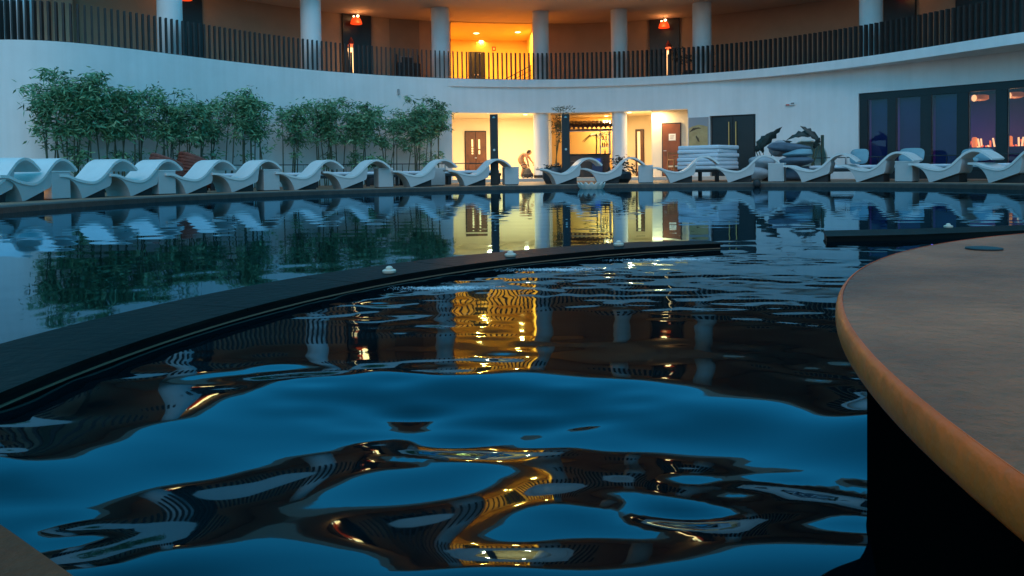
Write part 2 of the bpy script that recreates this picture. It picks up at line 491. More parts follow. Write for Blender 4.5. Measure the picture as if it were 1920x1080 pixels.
# ------------------------------------------------------------------ the hotel
B = thing('hotel_building', 'white curved two-storey hotel wing wrapping round the pool', 'building', WALLC.pt(S(1060), 0.2))
def bpart(name, mb, material, parent=None, smooth=False):
    o = mb.build(name, material, parent or B, smooth)
    if (parent or B) is B:
        o.matrix_parent_inverse = Matrix.Translation(-Vector(B.location))
    return o
s848, s1288 = S(848, 270), S(1289, 270)
sD0, sD1 = S(1333, 280, .3), S(1418, 280, .3)
sW0, sW1 = S(1612, 250, .6), S(1920, 250, 1.6) + 7.0
# ground floor wall
m = MB(); sweep(m, WALLC, 0.0, s848, rect(0.0, 0.34, DECK_Z - 0.3, LIP)); bpart('facade_wall', m, WALL, smooth=True)
m = MB(); sweep(m, WALLC, s848, s1288, rect(sb, sb_in, 2.80, LIP - 0.3)); bpart('lintel', m, WALL, smooth=True)
m = MB(); sweep(m, WALLC, s1288, sD0, rect(sb, sb_in, DECK_Z - 0.3, LIP - 0.3)); bpart('facade_wall', m, WALL, smooth=True)
m = MB(); sweep(m, WALLC, sD0, sD1, rect(sb, sb_in, 2.50, LIP - 0.3)); bpart('lintel', m, WALL, smooth=True)
m = MB(); sweep(m, WALLC, sD1, sW0, rect(sb, sb_in, DECK_Z - 0.3, LIP - 0.3)); bpart('facade_wall', m, WALL, smooth=True)
m = MB(); sweep(m, WALLC, sW0, min(sW1, WL), rect(sb, sb_in, 2.97, LIP - 0.3)); bpart('lintel', m, WALL, smooth=True)
# parapet band that steps out over the lower wall
m = MB(); sweep(m, WALLC, s848 - 0.15, WL, [(-0.02, LIP - 0.30), (lambda q: sb_in(q), LIP - 0.298), (lambda q: sb_in(q), LIP), (-0.02, LIP)]); bpart('parapet_band', m, WALL, smooth=True)
# gallery floor, ceiling and roof
m = MB(); sweep(m, WALLC, 0, WL, rect(lambda q: 0.345 if q < s848 - 0.15 else sb_in(q) + 0.004, 9.5, LIP - 0.35, LIP - 0.06), 0.5); bpart('gallery_floor', m, TERR)
_oq = [S(x) for x in (-100, 320, 583, 830, 1000, 1160, 1320, 1620, 1920)]
def eave(q): return float(np.interp(q, _oq, [0.4, 0.3, 0.0, -1.3, -2.9, -3.1, -2.6, -1.2, -0.8]))
m = MB(); sweep(m, WALLC, 0, WL, rect(eave, 10.0, CEIL_Z, CEIL_Z + 0.45), 0.5); bpart('roof_slab', m, CEIL, smooth=True)
# gallery back wall, broken by the lit landing
sR0, sR1 = S(845, 70, 3.2), S(1003, 70, 3.2)
m = MB(); sweep(m, WALLC, 0, sR0, rect(3.2, 3.5, LIP - 0.06, CEIL_Z - 0.002)); bpart('gallery_wall', m, CREAM, smooth=True)
m = MB(); sweep(m, WALLC, sR1, WL, rect(3.2, 3.5, LIP - 0.06, CEIL_Z - 0.002)); bpart('gallery_wall', m, CREAM, smooth=True)
m = MB(); sweep(m, WALLC, sR0 - 1.2, sR1 + 1.2, rect(7.2, 7.4, LIP - 0.06, CEIL_Z - 0.002)); bpart('landing_wall', m, ORANGE)
m = MB(); sweep(m, WALLC, sR0 - 0.2, sR0, rect(3.505, 7.2, LIP - 0.06, CEIL_Z - 0.002)); bpart('landing_wall', m, ORANGE)
m = MB(); sweep(m, WALLC, sR1, sR1 + 0.2, rect(3.505, 7.2, LIP - 0.06, CEIL_Z - 0.002)); bpart('landing_wall', m, ORANGE)
m = MB(); sweep(m, WALLC, sR0 + 0.002, sR1 - 0.002, rect(3.0, 7.195, CEIL_Z - 0.03, CEIL_Z - 0.006)); bpart('landing_ceiling', m, ORANGE)
# end walls that close the gallery
for q in (0.0, WL - 0.3):
    m = MB(); sweep(m, WALLC, q, q + 0.3, rect(0.4, 9.4, LIP - 0.055, CEIL_Z - 0.003)); bpart('end_wall', m, CREAM)
# columns of the gallery (two stand on through the ground floor)
for x, y, both in ((34, 20, 0), (319, 60, 0), (583, 60, 0), (826, 70, 0), (1014, 90, 1), (1161, 90, 1), (1316, 60, 0), (1633, 40, 0), (2010, 10, 0)):
    q = WALLC.s_at(U(x, y), 0.75)
    p = WALLC.pt(q, 0.75)
    rr = 0.33 if both else 0.36
    m = MB(); m.lathe([(rr, LIP - 0.058), (rr, CEIL_Z - 0.003)], 28, p); bpart('column', m, WALL, smooth=True)
    if both:
        q = WALLC.s_at(U(x + 1, 280), 0.50); p = WALLC.pt(q, 0.50)
        m = MB(); m.lathe([(0.30, FLOOR_Z + 0.001), (0.30, LIP - 0.352)], 28, p); c_ = bpart('column', m, WALL, smooth=True)
        m = MB(); m.lathe([(0.312, FLOOR_Z + 0.002), (0.312, FLOOR_Z + 0.12)], 28, p); bpart('column_skirting', m, DARKP, smooth=True)
# ground floor rooms behind the openings
m = MB(); sweep(m, WALLC, s848 - 1.5, S(1420, 280, .4), rect(-0.9, 8.0, DECK_Z - 0.2, FLOOR_Z)); bpart('terrace_floor', m, TERR)
m = MB(); sweep(m, WALLC, s848 - 1.2, s1288 + 1.5, rect(sb_in, 8.0, 2.86, 2.95)); bpart('lobby_ceiling', m, PALEY)
sA = S(1013, 290, 3.8)
sB = S(1164, 290, 3.8)
m = MB(); sweep(m, WALLC, s848 - 0.6, sA, rect(3.8, 4.0, FLOOR_Z, 2.86)); bpart('lobby_wall', m, PALEY, smooth=True)
m = MB(); sweep(m, WALLC, sA + 0.21, sB, rect(3.8, 4.0, FLOOR_Z, 2.86)); bpart('lobby_wall', m, ORANGE, smooth=True)
m = MB(); sweep(m, WALLC, sB + 0.21, s1288 + 1.4, rect(3.8, 4.0, FLOOR_Z, 2.86)); bpart('lobby_wall', m, PALEY, smooth=True)
m = MB(); sweep(m, WALLC, sA + 0.002, sA + 0.208, rect(1.0, 4.0, FLOOR_Z, 2.86)); bpart('partition_wall', m, PALEY)
m = MB(); sweep(m, WALLC, sB + 0.002, sB + 0.208, rect(1.0, 4.0, FLOOR_Z, 2.86)); bpart('partition_wall', m, PALEY)
m = MB(); sweep(m, WALLC, s848 - 0.35, s848 - 0.02, rect(0.345, 3.8, FLOOR_Z, 2.86)); bpart('side_wall', m, PALEY)
m = MB(); sweep(m, WALLC, S(1222, 280, .9), s1288 + 1.4, rect(0.9, 3.79, FLOOR_Z, 2.86)); bpart('door_wall', m, PALEY, smooth=True)

def door(name, x0, x1, y, off, z0, z1, material, label=None, slits=(), handle='knob', leaves=2, kick=False, hm=None):
    q0, q1 = S(x0, y, off), S(x1, y, off)
    M = WALLC.frame((q0 + q1) / 2, off); w = (q1 - q0) / 2
    o = bpart(name, MB().box(-w, w, -0.05, 0.02, z0, z1, M), FRAMEM)
    if label: o['label'] = label
    lw = 2 * w / leaves
    for i in range(leaves):
        a = -w + i * lw + 0.035; b_ = -w + (i + 1) * lw - (0.035 if i == leaves - 1 else 0.012)
        if i: a = -w + i * lw + 0.012
        bp_ = MB().rbox(a, b_, -0.075, -0.045, z0 + 0.02, z1 - 0.05, 0.006, 1, M)
        lf = bp_.build('door_leaf', material, o)
    return o, M, w
def sub(o, name, mb, material, smooth=False):
    return mb.build(name, material, o, smooth)
# brown double door with slit lights
d, M, w = door('door', 865.5, 918, 290, 3.79, FLOOR_Z, FLOOR_Z + 2.08, DOORM)
for x in (-0.155, 0.155):
    for k in range(4 if x < 0 else 2):
        if x < 0: z0, z1 = [(1.38, 1.70), (1.26, 1.34), (1.15, 1.23), (1.05, 1.12)][k]
        else: z0, z1 = [(1.28, 1.70), (1.05, 1.22)][k]
        sub(d, 'slit_light', MB().rbox(x - 0.035, x + 0.035, -0.083, -0.07, FLOOR_Z + z0, FLOOR_Z + z1, 0.004, 1, M), mat('slit_glow', (0.9, 0.8, 0.5), 0.4, emit=(1, 0.78, 0.38), estr=0.2) if 'slit_glow' not in MATS else MATS['slit_glow'])
sub(d, 'handle', MB().rbox(-0.06, 0.03, -0.12, -0.075, FLOOR_Z + 0.86, FLOOR_Z + 0.92, 0.01, 2, M), STEEL)
sub(d, 'kick_rail', MB().rbox(-w + .06, w - .06, -0.085, -0.07, FLOOR_Z + 0.62, FLOOR_Z + 0.65, 0.004, 1, M), DARKP)
# red-brown door with paper notice
d, M, w = door('door', 1240, 1279, 280, 0.88, FLOOR_Z, FLOOR_Z + 2.12, DOORR, leaves=1)
sub(d, 'notice', MB().box(-0.10, 0.17, -0.082, -0.079, FLOOR_Z + 1.42, FLOOR_Z + 1.68, M), PAPER)
for k in range(3):
    sub(d, 'notice_text', MB().box(-0.05, 0.12 - 0.02 * k, -0.0855, -0.0835, FLOOR_Z + 1.60 - 0.05 * k, FLOOR_Z + 1.615 - 0.05 * k, M), INK)
sub(d, 'handle', MB().rbox(-w + .07, -w + .18, -0.13, -0.08, FLOOR_Z + 1.0, FLOOR_Z + 1.03, 0.01, 2, M), STEEL)
# half-open glazed door
d, M, w = door('door', 1189, 1211, 290, 3.79, FLOOR_Z, FLOOR_Z + 2.05, DOORM, leaves=1)
sub(d, 'glass_pane', MB().rbox(-w + 0.09, 0.02, -0.086, -0.072, FLOOR_Z + 0.2, FLOOR_Z + 1.95, 0.004, 1, M), MATS['slit_glow'])
# black double door with long brass pulls
d, M, w = door('door', 1333.5, 1417.5, 270, 0.33, FLOOR_Z - 0.05, 2.50, BLACKP)
for x in (-0.13, 0.13):
    sub(d, 'pull_handle', MB().tube([M @ Vector((x, -0.14, 1.0)), M @ Vector((x, -0.14, 2.25))], 0.022, 8), BRASS, True)
# landing door upstairs
d, M, w = door('door', 870, 915, 120, 7.18, LIP - 0.05, LIP + 2.2, BLACKP)
for x in (-0.07, 0.07):
    sub(d, 'handle', MB().rbox(x - 0.03, x + 0.03, -0.13, -0.075, LIP + 1.05, LIP + 1.12, 0.01, 2, M), STEEL)
# black panels along the gallery wall
for x0, x1, y in ((338, 379, 40), (643, 696, 80), (1218, 1274, 90), (1657, 1716, 30), (1792, 1935, 20)):
    q0, q1 = S(x0, y, 3.1), S(x1, y, 3.1)
    m = MB(); sweep(m, WALLC, q0, q1, rect(3.08, 3.197, LIP - 0.055, CEIL_Z - 0.01), 0.3); bpart('dark_panel', m, BLACKP)
# a wall seam line of access panel
q0, q1 = S(731, 60, 3.15), S(786, 60, 3.15)
m = MB(); sweep(m, WALLC, q0, q1, rect(3.15, 3.198, LIP - 0.055, CEIL_Z - 0.02), 0.3); bpart('wall_panel', m, mat('dull_brown_panel', (0.25, 0.18, 0.13), 0.7, 0.1, 2))

# ------------------------------------------------------------------ window wall on the right
win = bpart('window', MB(), FRAMEM); win['label'] = 'black framed folding window wall with violet panes'
xs_p = [(1628, 1665), (1681, 1727), (1747, 1795), (1817, 1868), (1890, 1942), (1966, 2030), (2056, 2130)]
sill = FLOOR_Z - 0.02
m = MB(); sweep(m, WALLC, sW0 + 0.003, min(sW1, WL), rect(lambda q: sb(q) + 0.05, lambda q: sb(q) + 0.20, 2.74, 2.968), 0.3); sub(win, 'window_head', m, FRAMEM)
m = MB(); sweep(m, WALLC, sW0 + 0.003, min(sW1, WL), rect(lambda q: sb(q) + 0.05, lambda q: sb(q) + 0.20, DECK_Z - 0.1, sill + 0.22), 0.3); sub(win, 'window_sill', m, FRAMEM)
def sw(x):
    q = sW0
    for _ in range(6): q = S(x, 250, sb(q) + 0.1)
    return q
edges = [sW0 + 0.004] + [sw(x) for pr in xs_p for x in pr]
for i in range(0, len(edges) - 1, 2):
    m = MB(); sweep(m, WALLC, edges[i], edges[i + 1], rect(lambda q: sb(q) + 0.06, lambda q: sb(q) + 0.18, sill + 0.221, 2.739), 0.4); sub(win, 'mullion', m, FRAMEM)
for i, pr in enumerate(xs_p):
    a, b_ = sw(pr[0]), sw(pr[1])
    m = MB(); sweep(m, WALLC, a + .001, b_ - .001, rect(lambda q: sb(q) + 0.115, lambda q: sb(q) + 0.125, sill + 0.222, 2.738), 0.5); sub(win, 'pane', m, GLASS)
    if i < 3:
        m = MB(); sweep(m, WALLC, a - .03, b_ + .03, rect(lambda q: sb(q) + 0.36, lambda q: sb(q) + 0.38, sill + 0.1, 2.75), 0.5); sub(win, 'reflection_panel', m, SKYREFV if i == 1 else SKYREFB)  # panel added behind the pane to carry the mirrored sky colour
# the room behind it
r0, r1 = sW0 - 0.4, WL - 0.05
m = MB(); sweep(m, WALLC, r0, r1, rect(lambda q: sb(q) + 4.6, lambda q: sb(q) + 4.8, DECK_Z, 3.1)); bpart('room_wall', m, VIOLET)
m = MB(); sweep(m, WALLC, r0, r0 + 0.2, rect(lambda q: sb_in(q) + .004, lambda q: sb(q) + 4.59, DECK_Z, 3.1)); bpart('room_wall', m, VIOLET)
m = MB(); sweep(m, WALLC, r1 - 0.2, r1, rect(lambda q: sb_in(q) + .004, lambda q: sb(q) + 4.59, DECK_Z, 3.1)); bpart('room_wall', m, VIOLET)
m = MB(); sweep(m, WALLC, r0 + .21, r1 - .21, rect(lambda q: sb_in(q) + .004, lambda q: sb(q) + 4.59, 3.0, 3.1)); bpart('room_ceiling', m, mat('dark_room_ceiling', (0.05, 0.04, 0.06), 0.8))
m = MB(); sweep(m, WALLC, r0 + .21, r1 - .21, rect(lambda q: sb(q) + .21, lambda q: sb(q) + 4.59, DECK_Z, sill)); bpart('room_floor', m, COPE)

# ------------------------------------------------------------------ gallery railing
RAIL = thing('gallery_railing', 'long dark slatted railing along the curved upper gallery', 'railing', WALLC.pt(S(1060), 0.2) + Vector((0, 0, LIP)))
invR = Matrix.Translation(-Vector(RAIL.location))
def rpart(name, mb, material):
    o = mb.build(name, material, RAIL); o.matrix_parent_inverse = invR; return o
q_end = S(1935, 40, 0.12)
q_start = S(-12, 40, 0.12)
m = MB(); sweep(m, WALLC, q_start - 2, q_end + 2, rect(0.12, 0.20, LIP + 0.001, LIP + 0.03), 0.3); rpart('bottom_rail', m, SLATM)
sm = MB().rbox(-0.026, 0.026, -0.066, 0.066, 0.0, 1.03, 0.004, 1)
slat0 = sm.build('slat', SLATM, RAIL)
PITCHS = 0.176
n_s = int((q_end - q_start) / PITCHS)
for i in range(n_s):
    q = q_start + i * PITCHS
    o = slat0 if i == 0 else slat0.copy()
    if i:
        COL.objects.link(o); o.parent = RAIL
    p = WALLC.pt(q, 0.16)
    o.location = Vector((p.x, p.y, LIP + 0.031)) - Vector(RAIL.location)
    o.rotation_euler = (0, 0, WALLC.rz(q) + R(-18 + rng.uniform(-1.5, 1.5)))

# ------------------------------------------------------------------ lamps upstairs
def gallery_lamp(x, y, label, e=1.6):
    q = S(x, y, 2.75); p = WALLC.pt(q, 2.75)
    t = thing('pendant_lamp', label, 'lamp', (p.x, p.y, CEIL_Z), WALLC.rz(q), 'red pendant lamps along the gallery')
    MB().tube([(0, 0, 0), (0, 0, -0.12)], 0.012, 6).build('stem', FRAMEM, t)
    MB().lathe([(0.05, -0.17), (0.14, -0.20), (0.20, -0.30), (0.235, -0.44), (0.225, -0.45), (0.05, -0.19)], 20, cap=False).build('shade', REDG, t, True)
    MB().ellipsoid((0.06, -0.02, -0.13), (0.055, 0.055, 0.045), 12, 8).build('bulb', BULB, t, True)
    MB().ellipsoid((-0.10, 0.0, -0.155), (0.035, 0.035, 0.03), 10, 6).build('bulb', BULB, t, True)
    lamp('pendant_light', 'POINT', (0, -0.35, -0.35), e, (1.0, 0.5, 0.16), t, 0.12)
def totem(x, y, label, mirror=1):
    q = S(x, y, 2.55); p = WALLC.pt(q, 2.55)
    t = thing('floor_lamp', label, 'lamp', (p.x, p.y, LIP - 0.06), WALLC.rz(q), 'glowing floor lamps along the gallery')
    MB().lathe([(0.17, 0), (0.17, 0.03), (0.05, 0.05)], 18).build('base', FRAMEM, t, True)
    for sx in (-0.075, 0.075):
        MB().tube([(sx * 1.3, 0, 0.04), (sx, 0, 0.7), (sx * 1.1, 0, 1.25)], [0.03, 0.036, 0.045], 8).build('glowing_leg', WARMROD, t, True)
    MB().rbox(-0.13, 0.13, -0.07, 0.07, 1.25, 1.42, 0.04, 3).build('glowing_body', WARMROD, t, True)
    MB().rbox(-0.12, 0.12, -0.07, 0.07, 1.44, 1.56, 0.04, 3).build('red_band', REDROD, t, True)
    MB().lathe([(0.10, 1.57), (0.11, 1.64), (0.05, 1.76), (0.01, 1.84)], 14).build('red_cap', mat('dim_red', (0.35, 0.03, 0.02), 0.5) if 'dim_red' not in MATS else MATS['dim_red'], t, True)
gallery_lamp(668, 45, 'red pendant lamp on dark panel left of the lit landing')
gallery_lamp(1245, 55, 'red pendant lamp on dark panel right of the lit landing')
gallery_lamp(347, 12, 'red pendant lamp at upper left beside white column')
gallery_lamp(1679, 5, 'red pendant lamp at upper right beside white column', 1.2)
totem(659, 110, 'glowing red topped floor lamp left of the lit landing')
totem(1253, 110, 'glowing red topped floor lamp right of the lit landing')
def downlight(x, y, z, label, e, col, emit=DLIGHT, r=0.13, off=None):
    p = at_z(x, y, z)
    if off is not None:
        p = WALLC.pt(S(x, y, off), off); p.z = z
    t = thing('ceiling_light', label, 'light', p, 0, 'round recessed ceiling lights')
    MB().lathe([(r + 0.035, 0.0), (r + 0.035, -0.012), (r, -0.016), (r, 0.0)], 20, cap=False).build('trim', WHITEP, t, True)
    MB().lathe([(r, -0.004), (r * 0.8, -0.02), (0.02, -0.03)], 20).build('lens', emit, t, True)
    lamp('ceiling_lamp', 'AREA', (0, 0, -0.045), e, col, t, r * 1.6)
LC_UP = (1.0, 0.45, 0.07)
zc = CEIL_Z - 0.032
downlight(893, 62, zc, 'left front recessed light in the yellow landing ceiling', 36, LC_UP)
downlight(902, 76, zc, 'left rear recessed light in the yellow landing ceiling', 36, LC_UP)
downlight(971, 60, zc, 'right recessed light in the yellow landing ceiling', 36, LC_UP)
LC_DN = (1.0, 0.68, 0.33)
zl = 2.856
downlight(915, 214.5, zl, 'ceiling light over the bay with the brown double door', 24, LC_DN, r=0.10, off=0.75)
downlight(985, 223, zl, 'ceiling light over the bay with the bending person', 36, LC_DN, r=0.10, off=1.5)
downlight(1137, 224, zl, 'ceiling light over the bar counter bay', 22, (1.0, 0.60, 0.25), r=0.10, off=3.1)
downlight(1180, 219, zl, 'left ceiling light in the bay with red-brown door', 20, LC_DN, r=0.10, off=1.4)
downlight(1229, 214, zl, 'right ceiling light in the bay with red-brown door', 12, LC_DN, r=0.08, off=0.5)

# red sign, landing stair rail
q = S(926, 93, 7.17); M = WALLC.frame(q, 7.17)
t = thing('wall_sign', 'small red sign above the landing door', 'sign', M.translation + Vector((0, 0, 6.0)), WALLC.rz(q))
MB().rbox(-0.09, 0.09, -0.03, 0.0, 0.36, 0.56, 0.008, 1).build('plate', REDSIGN, t)
MB().box(-0.04, 0.04, -0.034, -0.0305, 0.41, 0.51).build('symbol', PAPER, t)
q = S(948, 140, 5.0); M = WALLC.frame(q, 5.0)
t = thing('stair_rail', 'black metal stair handrail rising to the right on the landing', 'handrail', (M.translation.x, M.translation.y, LIP - 0.06), WALLC.rz(q))
for k in range(4):
    z = 0.16 + 0.22 * k
    MB().tube([(0.0, 0, z - 0.12), (2.0, 0, z + 0.92)], 0.022 if k == 3 else 0.014, 6).build('bar', FRAMEM, t)
for k in range(6):
    x = 0.05 + 0.37 * k
    MB().tube([(x, 0, 0.0), (x, 0, 0.7 + x * 0.52)], 0.018, 6).build('post', FRAMEM, t)
# console cabinet with frame behind the railing
q = S(764, 95, 2.7); p = WALLC.pt(q, 2.7)
t = thing('console', 'dark console with framed back behind the gallery railing', 'cabinet', (p.x, p.y, LIP - 0.06), WALLC.rz(q))
MB().rbox(-0.5, 0.5, -0.22, 0.2, 0.0, 0.95, 0.015, 1).build('body', FRAMEM, t)
for x in (-0.46, 0.46): MB().box(x - 0.04, x + 0.04, 0.05, 0.12, 0.95, 1.32).build('post', FRAMEM, t)
MB().rbox(-0.28, 0.28, 0.08, 0.12, 0.951, 1.27, 0.01, 1).build('frame', mat('grey_frame', (0.25, 0.23, 0.22), 0.5), t)
MB().box(-0.23, 0.23, 0.072, 0.079, 0.99, 1.22).build('picture', FRAMEM, t)
# wall fittings
q = S(1482, 197, .3); M = WALLC.frame(q, sb(q)); p = M.translation
t = thing('emergency_light', 'small emergency light on the white wall above bean bags', 'light', (p.x, p.y, 2.78), WALLC.rz(q))
MB().rbox(-0.17, 0.17, -0.07, -0.001, -0.05, 0.05, 0.015, 2).build('housing', WHITEP, t)
MB().rbox(-0.15, -0.02, -0.078, -0.07, -0.045, -0.005, 0.003, 1).build('red_lens', mat('red_lens', (0.6, 0.08, 0.06), 0.4), t)
MB().rbox(0.03, 0.15, -0.078, -0.07, -0.01, 0.04, 0.003, 1).build('grey_lens', mat('grey_lens', (0.15, 0.15, 0.16), 0.4), t)
q = S(746, 161); p = WALLC.pt(q, 0)
t = thing('wall_spotlight', 'tiny grey spotlight high on the wall above bamboo', 'light', (p.x, p.y, 3.58), WALLC.rz(q))
MB().rbox(-0.035, 0.035, -0.09, -0.001, -0.1, 0.04, 0.01, 1).build('housing', mat('grey_metal', (0.3, 0.32, 0.33), 0.5), t)
MB().tube([(0, -0.05, -0.10), (0, -0.08, -0.16)], 0.04, 10).build('head', MATS['grey_metal'], t)

# tan mottled panel with dark marks, beside the lit bays
q0, q1 = S(1291, 250, .1), S(1329, 250, .1); q = (q0 + q1) / 2; p = WALLC.pt(q, sb(q)); w = (q1 - q0) / 2
t = thing('mottled_panel', 'tan mottled panel on the wall between lit bay and black doors', 'panel', (p.x, p.y, 1.1), WALLC.rz(q))
MB().rbox(-w, w, -0.05, -0.004, 0.0, 1.36, 0.008, 1).build('backing', mat('grey_panel', (0.30, 0.31, 0.33), 0.6), t)
pl = [(-w + .02, 0.02), (w - .03, 0.02), (w - .03, 1.0), (w * .4, 1.06), (0, 1.08), (-w * .6, 1.02), (-w + .02, 0.95)]
MB().prism(pl, -0.062, -0.051).build('tan_field', TANM, t)
MB().prism([(-.02, .45), (.05, .42), (.02, .55), (-.08, .68), (-.1, .62)], -0.068, -0.0625).build('dark_mark', DARKM, t)
MB().prism([(-w + .03, .8), (-.05, .92), (.12, .93), (.02, .98), (-.2, .96)], -0.068, -0.0625).build('dark_mark', DARKM, t)

# lamps added in the window room in place of reflected lamps
def reflected_lamp(x, label, k):
    q = S(x, 190, 3.0 + 0.0); q = S(x, 190, sb(q) + 2.0); p = WALLC.pt(q, sb(q) + 2.0)
    t = thing('pendant_lamp', label, 'lamp', (p.x, p.y, 2.997), WALLC.rz(q), 'added warm pendants behind the window wall')
    MB().tube([(0, 0, 0), (0, 0, -0.22)], 0.012, 6).build('stem', FRAMEM, t)
    MB().lathe([(0.20, -0.22), (0.27, -0.25), (0.27, -0.36), (0.18, -0.40)], 20).build('drum_shade', mat('dim_amber', (0.5, 0.2, 0.1), .6, emit=(1.0, 0.25, 0.08), estr=0.06) if 'dim_amber' not in MATS else MATS['dim_amber'], t, True)
    MB().ellipsoid((0, -0.285, -0.33), (0.085, 0.02, 0.11), 14, 10).build('glass_shade', mat('amber_glow', (1, .6, .3), .5, emit=(1.0, 0.50, 0.18), estr=0.5) if 'amber_glow' not in MATS else MATS['amber_glow'], t, True)
    lamp('added_room_light', 'POINT', (0, -0.0, -0.6), 1.0, (1.0, 0.5, 0.2), t, 0.1)
reflected_lamp(1836, 'added warm pendant standing in for a reflected lamp, fourth window pane', 0)
reflected_lamp(1888, 'left one of two added pendants for reflected lamps at the right picture edge', 1)
reflected_lamp(1902, 'right one of two added pendants for reflected lamps at the right picture edge', 1)
qv = S(1760, 250, 3.0); pv = WALLC.pt(qv, sb(qv) + 2.3)
t = thing('ceiling_light', 'added violet fill lamp inside the window room', 'light', (pv.x, pv.y, 2.99), WALLC.rz(qv))  # lamp added to give the room the violet of mirrored dusk sky
MB().rbox(-0.6, 0.6, -0.1, 0.1, -0.04, 0.0, 0.01, 1).build('housing', mat('added_violet_fill', (0.4, 0.3, 0.9), 0.5, emit=(0.4, 0.25, 1.0), estr=0.12), t)
lamp('added_violet_fill', 'AREA', (0, 0, -0.06), 6, (0.36, 0.22, 1.0), t, 1.6)
# back bar with lamps, added in place of reflected city lights
for x, lab in ((1838, 'added back bar standing in for reflected city lights, fourth window pane'), (1906, 'added back bar standing in for reflected city lights at the right picture edge')):
    q = S(x + 10, 260, 3.9); q = S(x + 10, 260, sb(q) + 3.9); p = WALLC.pt(q, sb(q) + 3.9)
    t = thing('added_back_bar', lab, 'bar', (p.x, p.y, sill), WALLC.rz(q))
    MB().rbox(-0.7, 0.6, -0.2, 0.25, 0.0, 0.92, 0.01, 1).build('counter', mat('bar_front', (0.05, 0.04, 0.10), 0.5) if 'bar_front' not in MATS else MATS['bar_front'], t)
    lm = MB().lathe([(0.05, 0.921), (0.085, 0.96), (0.085, 1.24), (0.05, 1.28)], 14).build('orange_reflection_glow', mat('orange_glow', (1, .4, .1), .5, emit=(1.0, 0.22, 0.05), estr=0.28) if 'orange_glow' not in MATS else MATS['orange_glow'], t, True)
    lm.location.x = -0.32
    for k in range(14):
        x_ = -0.55 + 1.1 * (k / 13) + rng.uniform(-.03, .03); h = rng.choice([0.05, 0.05, 0.22, 0.3])
        g_ = MB().tube([(x_, rng.uniform(-.12, .15), 0.921), (x_, 0, 0.921 + h)], 0.028, 8).build('reflected_light_dot', MATS['amber_glow'] if rng.random() < 0.4 else REDROD, t)

# ------------------------------------------------------------------ ledge, platform, coping at the viewer
def polar_strip(mb, th0, th1, rin, rout, z0, z1, c, n=60):
    vs, fs = [], []
    for i in range(n + 1):
        th = th0 + (th1 - th0) * i / n
        a = rin(th) if callable(rin) else rin; b_ = rout(th) if callable(rout) else rout
        for r_, z in ((a, z0), (b_, z0), (b_, z1), (a, z1)):
            vs.append((c[0] + r_ * math.cos(th), c[1] + r_ * math.sin(th), z))
    for i in range(n):
        for j in range(4):
            fs.append((i * 4 + j, i * 4 + (j + 1) % 4, (i + 1) * 4 + (j + 1) % 4, (i + 1) * 4 + j))
    fs.append((0, 1, 2, 3)); fs.append(tuple(n * 4 + j for j in (3, 2, 1, 0)))
    return mb.add(vs, fs)
LC2 = (2.257, 1.633)
LH = 0.042
def r_front(th): return 3.47
def r_far(th): return float(np.interp(math.degrees(th), [104, 112, 128, 150, 170, 200], [3.68, 3.79, 3.80, 3.86, 3.87, 3.88]))
t = thing('pool_ledge', 'long dark curved tiled ledge dividing the pool', 'ledge', (-0.5, 3.4, 0))
invL = Matrix.Translation((0.5, -3.4, 0))
def lpart(name, mb, material):
    o = mb.build(name, material, t); o.matrix_parent_inverse = invL; return o
lpart('ledge_body', polar_strip(MB(), R(104.3), R(205), lambda a: 3.482, r_far, -0.3, LH - 0.013, LC2, 90), LEDGES)
for k in range(9):                                        # coping slabs
    a0 = R(104.1) + (R(205) - R(104.1)) * k / 9; a1 = R(104.1) + (R(205) - R(104.1)) * (k + 1) / 9 - 0.0012
    lpart('coping_slab', polar_strip(MB(), a0, a1, r_front, lambda a: r_far(a) + 0.006, LH - 0.0126, LH + rng.uniform(-0.0008, 0.0008), LC2, 12), LEDGE)
lpart('metal_trim', polar_strip(MB(), R(104.4), R(205), 3.476, 3.4815, 0.004, 0.009, LC2, 90), mat('warm_metal_trim', (0.22, 0.12, 0.07), 0.5))
t = thing('pool_ledge', 'short dark tiled ledge behind the round stone platform', 'ledge', (3.4, 5.6, 0))
pl = [(2.27, 5.38), (2.45, 5.86), (3.1, 5.90), (4.2, 6.12), (5.8, 6.6), (5.8, 6.1), (3.87, 5.64), (2.87, 5.42)]
def lslab(pl, z0, z1, grow=0.0):
    n = len(pl)
    return MB().add([((x - 3.4) * (1 + grow), (y - 5.6) * (1 + grow * 4), z) for z in (z0, z1) for x, y in pl], [tuple(range(n)), tuple(range(n, 2 * n))] + [(i, (i + 1) % n, (i + 1) % n + n, i + n) for i in range(n)])
lslab(pl, -0.3, LH - 0.013).build('ledge_body', LEDGES, t)
lslab(pl, LH - 0.0126, LH, 0.006).build('coping_slab', LEDGE, t)

